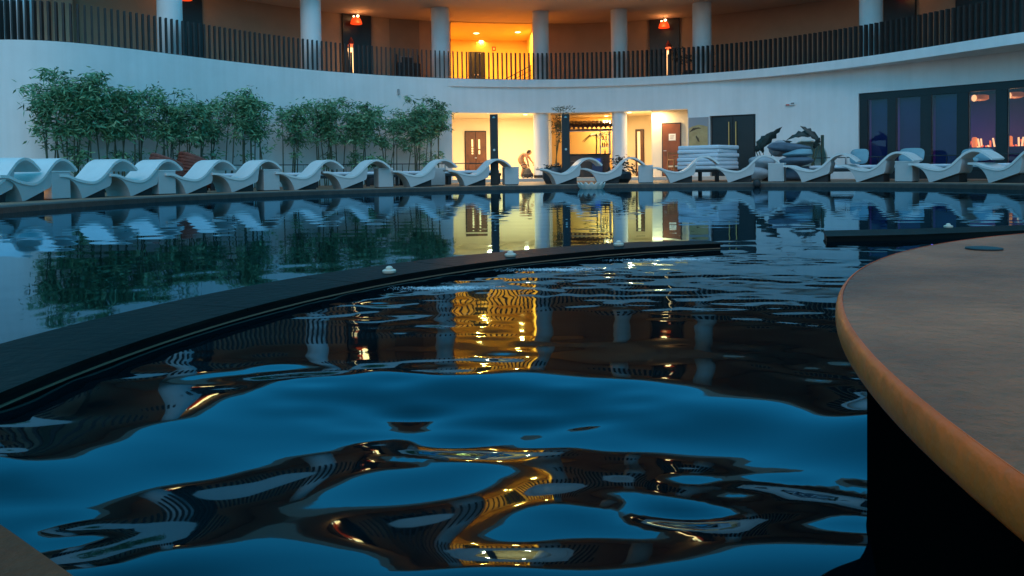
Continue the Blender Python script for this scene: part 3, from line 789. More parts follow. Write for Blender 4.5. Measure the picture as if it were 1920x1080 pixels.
t = thing('round_platform', 'large round stone platform with lamplight-tinted rounded rim and black drum', 'platform', PLC)
prof = [(PLR - 0.006, PL_Z - 0.02), (PLR - 0.005, PL_Z + 0.001)]
for k in range(9):
    a = math.pi / 2 - k * math.pi / 8
    prof.append((PLR - 0.006 + 0.010 * math.cos(a), PL_Z - 0.020 + 0.021 * math.sin(a)))
prof += [(PLR - 0.03, PL_Z - 0.043)]
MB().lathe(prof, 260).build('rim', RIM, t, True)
MB().lathe([(PLR - 0.0065, PL_Z - 0.03), (PLR - 0.0065, PL_Z), (PLR - 0.02, PL_Z + 0.001), (0.3, PL_Z + 0.0015)], 220).build('stone_top', STONE, t, True)
MB().lathe([(PLR - 0.04, -0.5), (PLR - 0.04, PL_Z - 0.0435)], 140).build('drum', DRUM, t, True)
pd = at_z(1845, 468.5, PL_Z) - PLC
MB().lathe([(0.038, PL_Z + 0.002), (0.038, PL_Z + 0.005), (0.032, PL_Z + 0.006)], 28, (pd.x, pd.y, 0)).build('drain_cover', DARKP, t, True)

# coping under the viewer, bottom left corner
t = thing('pool_coping', 'brown stone coping edge at the bottom left corner', 'coping', (-0.62, 0.86, 0))
pa, pb = at_z(-30, 962, 0.10), at_z(150, 1085, 0.10)
dirv = (pb - pa).normalized(); nrm = Vector((dirv.y, -dirv.x, 0))
if nrm.dot(Vector((-1, -1, 0))) < 0: nrm = -nrm
def cstrip(o0, o1, z0, z1, n=14):
    mb = MB(); vs, fs = [], []
    for i in range(n + 1):
        s_ = -1.2 + 3.0 * i / n
        c_ = pa + dirv * s_ + nrm * (0.05 * (s_ - 0.1) ** 2) - Vector((-0.62, 0.86, pa.z))
        for o_k, z in ((o0, z0), (o1, z0), (o1, z1), (o0, z1)):
            v = c_ + nrm * o_k; vs.append((v.x, v.y, z))
    for i in range(n):
        for j in range(4): fs.append((i * 4 + j, i * 4 + (j + 1) % 4, (i + 1) * 4 + (j + 1) % 4, (i + 1) * 4 + j))
    fs += [(0, 1, 2, 3), tuple(n * 4 + j for j in (3, 2, 1, 0))]
    return mb.add(vs, fs)
CBROWN = mat('brown_coping_stone', (0.13, 0.042, 0.020), 0.6, 0.3, 9, 0.3, spec=0.05)
cstrip(0.0, 0.085, -0.3, 0.10).build('edge_stone', CBROWN, t)
cstrip(0.0852, 0.100, -0.3, 0.085).build('joint', DARKP, t)
cstrip(0.1002, 0.9, -0.3, 0.10).build('inner_stone', CBROWN, t)

# small domed fittings on the ledges
for i, (x, y, lab) in enumerate(((730, 512, 'white domed fitting nearest on the curved ledge'), (957, 481, 'white domed fitting midway along the curved ledge'),
                                 (1160, 461, 'white domed fitting near the far end of the curved ledge'), (1778, 427, 'white domed fitting on the short ledge behind the platform'))):
    p = at_z(x, y, LH)
    t = thing('ledge_fitting', lab, 'fitting', (p.x, p.y, LH + 0.001), 0, 'domed fittings on the ledges')
    MB().lathe([(0.030, 0.0), (0.034, 0.006), (0.034, 0.014), (0.026, 0.018)], 24).build('flange', FITM, t, True)
    MB().lathe([(0.018, 0.018), (0.018, 0.026), (0.012, 0.033), (0.004, 0.035)], 18).build('dome', FITM, t, True)

# foam at the jets
FOAMB = MB()
_ico = [(0, 0, 1), (.894, 0, .447), (.276, .851, .447), (-.724, .526, .447), (-.724, -.526, .447), (.276, -.851, .447)]
for j, L_ in zip(JETS, (0.24, 0.30, 0.36)):
    for k in range(1500):
        a = rng.gauss(0, 1) * L_ * 0.55; c_ = rng.gauss(0, 1) * 0.030
        if abs(a) > L_ * 1.2: continue
        x, y = j.x + a, j.y + c_ + 0.06 * abs(a)
        r_ = rng.uniform(0.0008, 0.0026) * (1.2 - abs(a) / L_ * 0.5)
        z = float(wave(np.array([x]), np.array([y]))[0])
        FOAMB.add([(x + v[0] * r_ * 1.6, y + v[1] * r_ * 1.3, z + v[2] * r_) for v in _ico], [(0, 1, 2), (0, 2, 3), (0, 3, 4), (0, 4, 5), (0, 5, 1)])
o = FOAMB.build('foam', FOAM); tag(o, 'bubbling white foam over the jets in front of the curved ledge', 'foam', kind='stuff')

# ------------------------------------------------------------------ wave-shaped loungers
def catmull(P, n=7):
    out = []
    for i in range(len(P) - 1):
        p0, p1, p2, p3 = P[max(i - 1, 0)], P[i], P[i + 1], P[min(i + 2, len(P) - 1)]
        for k in range(n):
            t_ = k / n
            out.append(tuple(0.5 * ((2 * b_) + (-a + c_) * t_ + (2 * a - 5 * b_ + 4 * c_ - d_) * t_ ** 2 + (-a + 3 * b_ - 3 * c_ + d_) * t_ ** 3) for a, b_, c_, d_ in zip(p0, p1, p2, p3)))
    out.append(tuple(P[-1])); return out
TOP = catmull([(-0.50, 0.485), (-0.30, 0.470), (-0.06, 0.385), (0.26, 0.335), (0.48, 0.420), (0.68, 0.605), (0.83, 0.735), (1.02, 0.800), (1.21, 0.755), (1.36, 0.655), (1.45, 0.575)])
TH = 0.052
UND = []
for i, p in enumerate(TOP):
    a, b_ = TOP[max(i - 1, 0)], TOP[min(i + 1, len(TOP) - 1)]
    dx, dz = b_[0] - a[0], b_[1] - a[1]; l_ = math.hypot(dx, dz)
    UND.append((p[0] + dz / l_ * TH, p[1] - dx / l_ * TH))
LW = 0.72
def make_lounger():
    t = thing('sun_lounger', 'x', 'lounger')
    m = MB(); m.prism(TOP + UND[::-1], 0.0, LW)
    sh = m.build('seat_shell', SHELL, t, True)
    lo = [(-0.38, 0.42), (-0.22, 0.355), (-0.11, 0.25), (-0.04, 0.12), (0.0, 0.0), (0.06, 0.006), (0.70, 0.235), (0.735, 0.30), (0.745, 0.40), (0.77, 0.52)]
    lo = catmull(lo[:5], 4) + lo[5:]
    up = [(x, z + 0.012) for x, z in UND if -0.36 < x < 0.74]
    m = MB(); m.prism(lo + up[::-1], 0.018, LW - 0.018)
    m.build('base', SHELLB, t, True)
    m = MB(); m.prism([(0.08, 0.0), (0.66, 0.0), (0.66, 0.21), (0.08, 0.02)], 0.12, LW - 0.12)
    m.build('pedestal', DARKP, t)
    return t
L0 = make_lounger()
ords = ['leftmost, cut by the picture edge,', 'second from the left', 'third from the left', 'fourth from the left', 'fifth from the left', 'sixth from the left', 'seventh from the left',
        'eighth from the left', 'ninth from the left', 'tenth from the left, left of the shower post,', 'left one of the pair before the bar counter', 'right one of the pair before the bar counter',
        'first right of the lit bays', 'one between mattress stack and white side table', 'fifth from the right edge'.replace('fifth', 'fourth'), 'third from the right edge', 'second from the right edge', 'rightmost, cut by the picture edge,']
feet = [-32, 43, 152, 246, 350, 436, 553, 641, 770, 872, 1043, 1122, 1257, 1366, 1502, 1605, 1739, 1850]
OFF_L = 1.30
for i, x in enumerate(feet):
    o = L0 if i == 0 else copy_tree(L0)
    q = EDGEC.s_at(U(x, 345), OFF_L)
    p = EDGEC.pt(q, OFF_L)
    o.location = (p.x, p.y, DECK_Z + 0.001)
    o.rotation_euler = (0, 0, EDGEC.rz(q) + R(rng.uniform(-3.5, 3.5)))
    o.location.y += rng.uniform(-0.06, 0.08)
    if i == 11: o.location.y += 0.25
    tag(o, 'white wave-shaped lounger on the pool deck, ' + ords[i].rstrip(','), 'lounger', 'wave-shaped loungers along the pool edge')

def make_table():
    t = thing('side_table', 'x', 'side table')
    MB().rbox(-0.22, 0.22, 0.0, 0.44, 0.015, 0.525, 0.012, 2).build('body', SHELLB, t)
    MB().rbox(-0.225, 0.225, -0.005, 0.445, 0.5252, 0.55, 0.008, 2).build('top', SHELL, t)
    MB().box(-0.20, 0.20, 0.02, 0.42, 0.0, 0.0148).build('plinth', DARKP, t)
    return t
T0 = make_table()
tabs = [(115, 1.35, 'leftmost, between second and third loungers'), (314, 1.35, 'between fourth and fifth loungers from the left'), (510, 1.4, 'between sixth and seventh loungers from the left'), (724, 1.5, 'between eighth and ninth loungers from the left'),
        (822, 2.6, 'under the raised end of the ninth lounger'), (960, 1.6, 'beside the left shower post'), (1211, 1.6, 'before the bay with red-brown door'),
        (1455, 1.5, 'in front of the bean bag heap'), (1694, 1.4, 'rightmost, before the window wall')]
for i, (x, off, lab) in enumerate(tabs):
    o = T0 if i == 0 else copy_tree(T0)
    q = EDGEC.s_at(U(x, 345), off); p = EDGEC.pt(q, off)
    o.location = (p.x, p.y, DECK_Z + 0.001); o.rotation_euler = (0, 0, EDGEC.rz(q))
    tag(o, 'white box side table ' + lab, 'side table', 'box side tables between the loungers')

# small warm deck lamp glowing at the far left
p = at_z(66, 377, DECK_Z); q = EDGEC.s_at(U(66, 377), 1.75); p = EDGEC.pt(q, 1.75)
t = thing('deck_light', 'small warm deck lamp glowing between the leftmost loungers', 'light', (p.x, p.y, DECK_Z), 0)
MB().lathe([(0.06, 0.0), (0.06, 0.05), (0.05, 0.06)], 16).build('housing', STEEL, t, True)
MB().lathe([(0.045, 0.0605), (0.03, 0.075), (0.005, 0.08)], 16).build('lens', DLIGHT, t, True)
lamp('deck_lamp', 'POINT', (0, 0, 0.14), 2.2, (1.0, 0.5, 0.2), t, 0.04)

# ------------------------------------------------------------------ shower posts
for x, lab in ((927, 'left black outdoor shower post before the lit bay'), (1061, 'right black outdoor shower post before the bar')):
    p = at_z(x, 346, DECK_Z); off = 2.2
    q = EDGEC.s_at(U(x, 300), off); p = EDGEC.pt(q, off)
    t = thing('shower_post', lab, 'shower post', (p.x, p.y, DECK_Z), 0, 'black outdoor shower posts')
    MB().rbox(-0.125, 0.125, -0.06, 0.06, 0.0, 2.18, 0.008, 1).build('post', BLACKP, t)
    MB().lathe([(0.05, 0), (0.05, 0.02), (0.02, 0.05)], 14, (0, -0.10, 2.06)).build('shower_head', STEEL, t, True)
    MB().tube([(0, -0.06, 2.10), (0, -0.10, 2.10)], 0.015, 8).build('arm', STEEL, t)
    MB().tube([(0, -0.0605, 1.08), (0, -0.10, 1.08)], 0.035, 12).build('valve', STEEL, t)

# ------------------------------------------------------------------ daybeds behind the loungers
def make_daybed():
    t = thing('daybed', 'x', 'daybed')
    MB().rbox(-0.95, 0.95, 0.0, 0.85, 0.27, 0.36, 0.01, 1).build('frame', FRAMEM, t)
    for x in (-0.87, 0.87):
        for y in (0.05, 0.77):
            MB().box(x - 0.05, x + 0.05, y - 0.03, y + 0.05, 0.0, 0.27).build('leg', FRAMEM, t)
    for xa, xb in ((-0.93, -0.02), (0.02, 0.93)):
        MB().tube([(xa, 0.80, 0.36), (xa, 0.80, 0.70), (xb, 0.80, 0.70), (xb, 0.80, 0.36)], 0.018, 6).build('back_rail', FRAMEM, t)
    MB().rbox(-0.90, 0.90, 0.03, 0.74, 0.361, 0.46, 0.035, 3).build('seat_pad', FABW, t, True)
    return t
D0 = make_daybed()
days = [(458, 3.6, 'low black daybed behind the sixth lounger from the left'), (541, 3.6, 'low black daybed behind the seventh lounger from the left'), (640, 3.6, 'low black daybed behind the eighth lounger from the left'),
        (716, 3.6, 'low black daybed behind the fourth side table from the left'), (795, 3.8, 'low black daybed below the rightmost bamboo'), (888, 4.0, 'low black daybed before the brown double door'),
        (1575, 3.2, 'low black daybed left of the window wall'), (1690, 3.2, 'low black daybed before the violet panes'), (1815, 3.2, 'low black daybed before the lamp-lit pane')]
for i, (x, off, lab) in enumerate(days):
    o = D0 if i == 0 else copy_tree(D0)
    q = EDGEC.s_at(U(x, 335), off); p = EDGEC.pt(q, off)
    o.location = (p.x, p.y, DECK_Z + 0.001); o.rotation_euler = (0, 0, EDGEC.rz(q))
    tag(o, lab, 'daybed', 'black framed daybeds behind the loungers')
def pillow_fun(p):
    e = 0.55
    sx = math.copysign(abs(p.x) ** e, p.x); sy = math.copysign(abs(p.y) ** e, p.y)
    return Vector((sx, sy, p.z * (1 - 0.45 * max(abs(sx), abs(sy)) ** 4)))
for x, off, w_, h_, tilt, z_, lab in ((1611, 3.65, 0.27, 0.24, 72, 0.72, 'blue-grey pillow standing at left end of the window wall'), (1709, 3.7, 0.34, 0.22, 74, 0.72, 'blue-grey pillow standing before the violet pane'),
                           (1832, 3.7, 0.40, 0.18, 70, 0.70, 'blue-grey pillow standing before the lamp-lit pane'), (1815, 3.25, 0.25, 0.13, 10, 0.55, 'pale blue pillow lying on the right daybed')):
    q = EDGEC.s_at(U(x, 290), off); p = EDGEC.pt(q, off)
    m = MB(); m.ellipsoid((0, 0, 0), (w_, h_, 0.085), 28, 12, Matrix.Rotation(R(tilt), 3, 'X'), pillow_fun)
    o = m.build('pillow', FABB, None, True); o.location = (p.x, p.y, DECK_Z + z_); o.rotation_euler = (0, 0, EDGEC.rz(q) + R(rng.uniform(-12, 12)))
    tag(o, lab, 'pillow', 'pillows on the daybeds')

# rattan round chairs
for x, off, lab, s_ in ((320, 3.2, 'left red-brown rattan round chair behind the loungers', 1.0), (372, 4.3, 'right red-brown rattan round chair behind the loungers', 1.08)):
    q = EDGEC.s_at(U(x, 300), off); p = EDGEC.pt(q, off)
    t = thing('rattan_chair', lab, 'chair', (p.x, p.y, DECK_Z), math.atan2(-p.x, p.y) * -1 + R(160), 'rattan round chairs')
    for k in range(9):
        a = k / 8
        pts = []
        for j in range(15):
            th = R(-105 + 210 * j / 14)
            rr_ = 0.42 + 0.06 * math.sin(a * 3.0)
            zz = 0.30 + a * 0.66 * (0.35 + 0.65 * math.cos(th / 2) ** 2)
            pts.append((rr_ * math.sin(th) * s_, rr_ * math.cos(th) * s_, zz * s_))
        MB().tube(pts, 0.048 * s_, 7).build('woven_band', RATTAN, t, True)
    MB().lathe([(0.34, 0.06), (0.42, 0.12), (0.43, 0.30), (0.38, 0.36)], 24).build('seat', RATTAN, t, True)
    MB().lathe([(0.24, 0.0), (0.24, 0.0605)], 20).build('foot_ring', DARKP, t, True)

# ------------------------------------------------------------------ mattress stack, bean bags, plants on the right
p = at_z(1337, 338, DECK_Z); q = EDGEC.s_at(U(1337, 320), 3.0); p = EDGEC.pt(q, 3.0)
t = thing('low_table', 'low black table under the mattress stack', 'table', (p.x, p.y + 0.6, DECK_Z), R(47))
MB().rbox(-0.72, 0.72, -0.72, 0.72, 0.30, 0.38, 0.01, 1).build('top', FRAMEM, t)
for x in (-0.65, 0.65):
    for y in (-0.65, 0.65): MB().box(x - 0.05, x + 0.05, y - 0.05, y + 0.05, 0, 0.30).build('leg', FRAMEM, t)
for k in range(6):
    m = MB(); m.rbox(-0.70, 0.70, -0.72, 0.72, 0, 0.128, 0.04, 4)
    o = m.build('mattress', FABW, None, True)
    o.location = (p.x + rng.uniform(-.025, .025), p.y + 0.6 + rng.uniform(-.025, .025), DECK_Z + 0.381 + k * 0.1292); o.rotation_euler = (0, 0, R(47 + rng.uniform(-2.5, 2.5)))
    tag(o, 'white mattress in the stack by black doors, ' + ['lowest of six', 'second from bottom', 'third from bottom', 'third from top', 'second from top', 'topmost of six'][k], 'mattress', 'stacked mattresses by the black doors')
def bag_fun(sd):
    r_ = np.random.default_rng(sd); ph = r_.random(6) * 6.28
    def f(p):
        k = 1 + 0.05 * math.sin(3 * p.x + ph[0]) + 0.05 * math.sin(4 * p.y + ph[1]) + 0.05 * math.sin(5 * p.z + 2 * p.x + ph[2]) + 0.02 * math.sin(11 * p.x + 7 * p.y + ph[3])
        return p * k
    return f
bags = [(1415, 326, 0.24, 0.44, 0.36, 0.26, FABL, 'pale grey bean bag at the lower left of the heap'), (1428, 310, 0.60, 0.42, 0.40, 0.24, FABL, 'pale grey bean bag second up at left of the heap'),
        (1500, 326, 0.22, 0.62, 0.40, 0.24, FABD, 'slate bean bag at the bottom of the heap'), (1492, 303, 0.60, 0.48, 0.38, 0.17, FABD, 'slate bean bag in the middle of the heap'),
        (1496, 293, 0.84, 0.44, 0.34, 0.13, FABB, 'blue-grey cushion lying across the heap'), (1480, 281, 1.04, 0.62, 0.36, 0.15, FABD, 'long slate cushion on top of the heap'), (1459, 275, 1.02, 0.30, 0.30, 0.26, FABL, 'pale grey bean bag behind top of the heap')]
for i, (x, y, z, a, b_, c_, mt, lab) in enumerate(bags):
    off = 3.3 + (0.5 if i == 6 else 0.12 * (i % 3))
    q = EDGEC.s_at(U(x, y), off); p = EDGEC.pt(q, off)
    m = MB(); m.ellipsoid((0, 0, 0), (a, b_, c_), 26, 16, None, bag_fun(40 + i))
    o = m.build('bean_bag', mt, None, True); o.location = (p.x, p.y, DECK_Z + z); o.rotation_euler = (0, R(rng.uniform(-6, 6)), EDGEC.rz(q))
    tag(o, lab, 'bean bag', 'bean bags and cushions heaped by the wall')
# pale round pod chair behind the heap
q = EDGEC.s_at(U(1528, 290), 4.6); p = EDGEC.pt(q, 4.6)
t = thing('pod_chair', 'pale round pod chair behind the bean bag heap', 'chair', (p.x, p.y, DECK_Z), EDGEC.rz(q))
m = MB()
vs, fs = [], []
for i in range(13):
    a = R(-40 + 115 * i / 12)
    for j in range(21):
        b2 = R(0 + 180 * j / 20)
        vs.append((-0.25 + 0.62 * math.cos(a) * math.cos(b2), 0.5 * math.cos(a) * math.sin(b2), 0.72 + 0.58 * math.sin(a)))
for i in range(12):
    for j in range(20): fs.append((i * 21 + j, i * 21 + j + 1, (i + 1) * 21 + j + 1, (i + 1) * 21 + j))
m.add(vs, fs); sh = m.build('shell', mat('pale_green_weave', (0.32, 0.38, 0.34), 0.7, 0.15, 8), t, True)
md = sh.modifiers.new('thick', 'SOLIDIFY'); md.thickness = 0.04
MB().lathe([(0.40, 0.0), (0.40, 0.05), (0.30, 0.34), (0.36, 0.40)], 22, (-0.25, 0.1, 0)).build('base', POTD, t, True)
q = EDGEC.s_at(U(1542, 290), 4.2); p = EDGEC.pt(q, 4.2)
t = thing('garden_post', 'slim dark green post right of the bean bag heap', 'post', (p.x, p.y, DECK_Z), 0)
MB().rbox(-0.04, 0.04, -0.04, 0.04, 0.0, 1.42, 0.012, 2).build('shaft', mat('dark_green_paint', (0.02, 0.05, 0.035), 0.6, 0.2, 8), t)
MB().rbox(-0.07, 0.07, -0.07, 0.07, 0.0, 0.02, 0.004, 1).build('foot', FRAMEM, t)

def big_leaf(mb, base, tip, wid, droop=0.1, twist=0.0, n=10):
    base, tip = Vector(base), Vector(tip); ax = tip - base
    side = ax.cross(Vector((0.35, -1, 0.2))).normalized()
    side = Matrix.Rotation(twist, 3, ax.normalized()) @ side
    vs, fs = [], []
    for i in range(n + 1):
        t_ = i / n
        c_ = base + ax * t_ + Vector((0, 0, droop * (math.sin(math.pi * t_ * 0.9)) - droop * t_ ** 2))
        w_ = wid * (math.sin(math.pi * (0.04 + 0.96 * t_) ** 0.8)) * (1 + 0.22 * math.sin(i * 2.4)) * 0.5
        up = side.cross(ax).normalized() * w_ * 0.35
        vs += [c_ - side * w_ + up, c_, c_ + side * w_ * (1 + 0.2 * math.cos(i * 3.1)) + up]
    for i in range(n):
        for k in range(2): fs.append((i * 3 + k, i * 3 + k + 1, (i + 1) * 3 + k + 1, (i + 1) * 3 + k))
    mb.add(vs, fs)
def leaf_obj(t, base, tip, wid, droop, twist, material=LEAFD):
    m = MB(); big_leaf(m, base, tip, wid, droop, twist); o = m.build('leaf', material, t, True)
    md = o.modifiers.new('thick', 'SOLIDIFY'); md.thickness = 0.008
    return o
def banana(x, off, lab, leaves):
    q = EDGEC.s_at(U(x, 290), off); p = EDGEC.pt(q, off)
    t = thing('banana_plant', lab, 'plant', (p.x, p.y, DECK_Z), EDGEC.rz(q), 'dark broad-leaved plants by the bean bags')
    MB().lathe([(0.14, 0), (0.19, 0.06), (0.21, 0.30), (0.18, 0.32)], 18).build('pot', POTD, t, True)
    for (bx, bz, tx, tz, w_, dr, tw) in leaves:
        MB().tube([(0, 0, 0.31), (bx * 0.5, 0, bz * 0.6), (bx, 0, bz)], [0.03, 0.022, 0.012], 7).build('stem', CULM, t, True)
        leaf_obj(t, (bx, 0, bz), (tx, -0.1, tz), w_, dr, tw)
banana(1437, 4.0, 'dark broad-leaved plant left of the bean bag heap', [(-0.25, 1.02, 0.50, 1.74, 0.26, 0.03, 0.2), (-0.32, 0.95, 0.18, 1.58, 0.30, 0.03, -0.2), (-0.1, 0.9, -0.28, 1.22, 0.22, 0.02, 0.5), (0.2, 1.0, 0.8, 1.28, 0.2, 0.06, 0.1)])
banana(1520, 4.0, 'dark broad-leaved plant arching over right of the heap', [(0.28, 1.18, -0.30, 1.75, 0.20, 0.04, 0.1), (0.20, 1.38, -0.72, 1.36, 0.20, 0.12, 0.1), (0.1, 1.0, 0.30, 1.36, 0.16, 0.03, 0.0)])

# ------------------------------------------------------------------ bamboo along the left wall
def leaf_cloud(centres, n_each, spread, length, width, seed):
    r_ = np.random.default_rng(seed)
    C_ = np.repeat(np.array(centres), n_each, axis=0)
    n = len(C_)
    P_ = C_ + r_.normal(0, 1, (n, 3)) * np.array(spread)
    th = r_.random(n) * 2 * np.pi; dr = r_.uniform(-1.1, 0.35, n)
    D = np.c_[np.cos(th) * np.cos(dr), np.sin(th) * np.cos(dr), np.sin(dr)]
    W_ = np.cross(D, r_.normal(0, 1, (n, 3))); W_ /= np.linalg.norm(W_, axis=1)[:, None]
    l_ = (length * r_.uniform(0.6, 1.25, n))[:, None]; w_ = (width * r_.uniform(0.7, 1.2, n))[:, None]
    a = P_; b2 = P_ + D * l_ * 0.4 + W_ * w_ * 0.5; c2 = P_ + D * l_; d2 = P_ + D * l_ * 0.4 - W_ * w_ * 0.5
    Vx = np.stack([a, b2, c2, d2], 1).reshape(-1, 3)
    return Vx, np.arange(4 * n).reshape(-1, 4)
def foliage(name, Vx, Fx, material, parent):
    me = bpy.data.meshes.new(name)
    me.vertices.add(len(Vx)); me.vertices.foreach_set('co', Vx.astype(np.float32).ravel())
    me.loops.add(Fx.size); me.loops.foreach_set('vertex_index', Fx.ravel().astype(np.int32))
    me.polygons.add(len(Fx)); me.polygons.foreach_set('loop_start', np.arange(0, Fx.size, 4, dtype=np.int32))
    me.update(calc_edges=True); me.materials.append(material)
    o = bpy.data.objects.new(name, me); COL.objects.link(o); o.parent = parent
    return o
clumps = [(108, 3.05, 0.34, 0.6), (134, 3.22, 0.55, 1.2), (165, 3.12, 0.5, 1.1), (208, 3.2, 0.6, 1.3), (244, 2.95, 0.45, 0.8), (300, 2.95, 0.40, 0.75), (340, 2.98, 0.45, 0.8), (385, 3.04, 0.42, 0.8), (440, 3.08, 0.48, 1.0), (478, 2.98, 0.4, 0.8),
          (540, 3.06, 0.5, 1.0), (600, 2.80, 0.35, 0.6), (634, 3.02, 0.5, 1.05), (682, 3.18, 0.55, 1.2), (728, 3.0, 0.5, 1.1), (770, 3.06, 0.55, 1.25), (812, 3.0, 0.52, 1.15)]
names17 = ['leftmost of the row', 'second from left', 'third from left', 'fourth from left', 'fifth from left', 'sixth from left', 'seventh from left', 'eighth from left', 'ninth from left', 'eighth from right', 'seventh from right', 'sixth from right, sparse', 'fifth from right', 'fourth from right', 'third from right', 'second from right', 'rightmost, beside the lit bay']
for i, (x, h, sp, dens) in enumerate(clumps):
    q = WALLC.s_at(U(x, 300), -0.75); p = WALLC.pt(q, -0.75)
    t = thing('bamboo', 'green bamboo against the white wall, ' + names17[i], 'bamboo', (p.x, p.y, DECK_Z), WALLC.rz(q), 'bamboo row along the white wall')
    rr_ = random.Random(100 + i); cen = []
    for k in range(5):
        bx, by = rr_.uniform(-0.34, 0.34), rr_.uniform(-0.2, 0.2)
        lx, ly = bx + rr_.gauss(0, 0.22), by - rr_.uniform(0.0, 0.35)
        hh = h * rr_.uniform(0.78, 1.03)
        pts = [(bx + (lx - bx) * s_ ** 1.6, by + (ly - by) * s_ ** 1.6, hh * s_) for s_ in (0, .2, .4, .6, .8, 0.97)]
        MB().tube(pts, [0.022, 0.021, 0.019, 0.015, 0.010, 0.004], 6).build('culm', CULM, t, True)
        for j in range(8):
            s_ = 1.0 - 0.42 * rr_.random() ** 1.2
            cx_ = bx + (lx - bx) * s_ ** 1.6; cy_ = by + (ly - by) * s_ ** 1.6
            cen.append((cx_ + rr_.gauss(0, 0.20) * sp / 0.5, min(cy_ + rr_.gauss(0, 0.16), 0.45), hh * s_ - rr_.uniform(0, 0.12)))
        if rr_.random() < 0.4: cen.append((bx + rr_.uniform(-.15, .15), by, hh * rr_.uniform(0.28, 0.42)))
    Vx, Fx = leaf_cloud(cen, int(45 * dens), (0.11, 0.10, 0.08), 0.19, 0.045, 200 + i)
    Vx[:, 1] = np.minimum(Vx[:, 1], 0.70)
    foliage('foliage', Vx, Fx, LEAF, t)

# ------------------------------------------------------------------ bar kiosk bay
q = S(1100, 300, 1.9); p = WALLC.pt(q, 1.9)
t = thing('bar_kiosk', 'bar kiosk with wavy dark tiled roof and brown counter', 'kiosk', (p.x, p.y, FLOOR_Z), WALLC.rz(q))
MB().rbox(-0.95, 0.95, -0.25, 0.30, 0.0, 0.92, 0.01, 1).build('counter', COUNTER, t)
MB().rbox(-1.0, 1.0, -0.30, 0.34, 0.921, 0.965, 0.008, 1).build('counter_top', DARKP, t)
for x in (-0.5, 0.1, 0.6): MB().box(x - 0.18, x + 0.10, -0.256, -0.2505, 0.66, 0.675).build('drawer_pull', MATS['grey_frame'], t)
for x in (-1.0, 0.98): MB().box(x - 0.04, x + 0.04, 0.1, 0.18, 0.966, 1.99).build('post', FRAMEM if x < 0 else WHITEP, t)
MB().rbox(-1.22, 1.12, -0.30, -0.26, 1.90, 2.0, 0.005, 1).build('fascia', WHITEP, t)
for k in range(13):                                       # each roof tile barrel
    x0 = -1.26 + k * 0.186
    pts = []
    vs, fs = [], []
    for a in range(9):
        th = math.pi * a / 8
        for y, z in ((-0.38, 2.0), (0.55, 2.28)):
            vs.append((x0 + 0.093 - 0.093 * math.cos(th), y, z + 0.075 * math.sin(th)))
    for a in range(8): fs.append((a * 2, a * 2 + 1, a * 2 + 3, a * 2 + 2))
    o = MB().add(vs, fs).build('roof_tile', TILER, t, True); md = o.modifiers.new('thick', 'SOLIDIFY'); md.thickness = 0.05; md.offset = 1
MB().box(-1.24, 1.14, -0.34, 0.5, 1.93, 1.995, None).build('roof_board', TILER, t)
q = S(1133, 265, 2.35); p = WALLC.pt(q, 2.35)
t = thing('ladder_shelf', 'white ladder shelf of bottles at right of the bar', 'shelf', (p.x, p.y, FLOOR_Z), WALLC.rz(q))
for x in (-0.17, 0.20): MB().box(x - 0.025, x + 0.025, -0.03, 0.03, 0, 2.0).build('upright', WHITEP, t)
for z in (0.5, 0.9, 1.25, 1.55, 1.85): MB().box(-0.145, 0.175, -0.06, 0.14, z, z + 0.03).build('shelf_board', WHITEP, t)
kb = 0
for z, xs_ in ((1.28, (-0.07, 0.02, 0.11)), (1.58, (-0.05, 0.08)), (0.93, (0.03,))):
    for x in xs_:
        pp = Matrix.Rotation(WALLC.rz(q), 4, 'Z') @ Vector((x, 0.03, 0))
        m = MB().lathe([(0.03, 0), (0.032, 0.02), (0.032, 0.13), (0.012, 0.17), (0.012, 0.22)], 12)
        o = m.build('bottle', DOORM if kb % 2 else PALM, None, True); o.location = (p.x + pp.x, p.y + pp.y, FLOOR_Z + z + 0.001)
        tag(o, ['left bottle on middle board of the ladder shelf', 'centre bottle on middle board of the ladder shelf', 'right bottle on middle board of the ladder shelf', 'left bottle on upper board of the ladder shelf', 'right bottle on upper board of the ladder shelf', 'lone bottle on lower board of the ladder shelf'][kb], 'bottle', 'bottles on the ladder shelf'); kb += 1
q = S(1120, 297, 1.5); p = WALLC.pt(q, 1.55)
t = thing('drink_cooler', 'blue lit drinks box hung on the bar counter front', 'cooler', (p.x, p.y, FLOOR_Z + 0.001), WALLC.rz(q))
MB().rbox(-0.22, 0.22, -0.06, 0.06, 0.0, 0.80, 0.02, 2).build('body', mat('dark_blue_plastic', (0.01, 0.03, 0.10), 0.4), t)
MB().rbox(-0.10, 0.12, -0.066, -0.0605, 0.60, 0.76, 0.004, 1).build('blue_light', BLUEG, t)

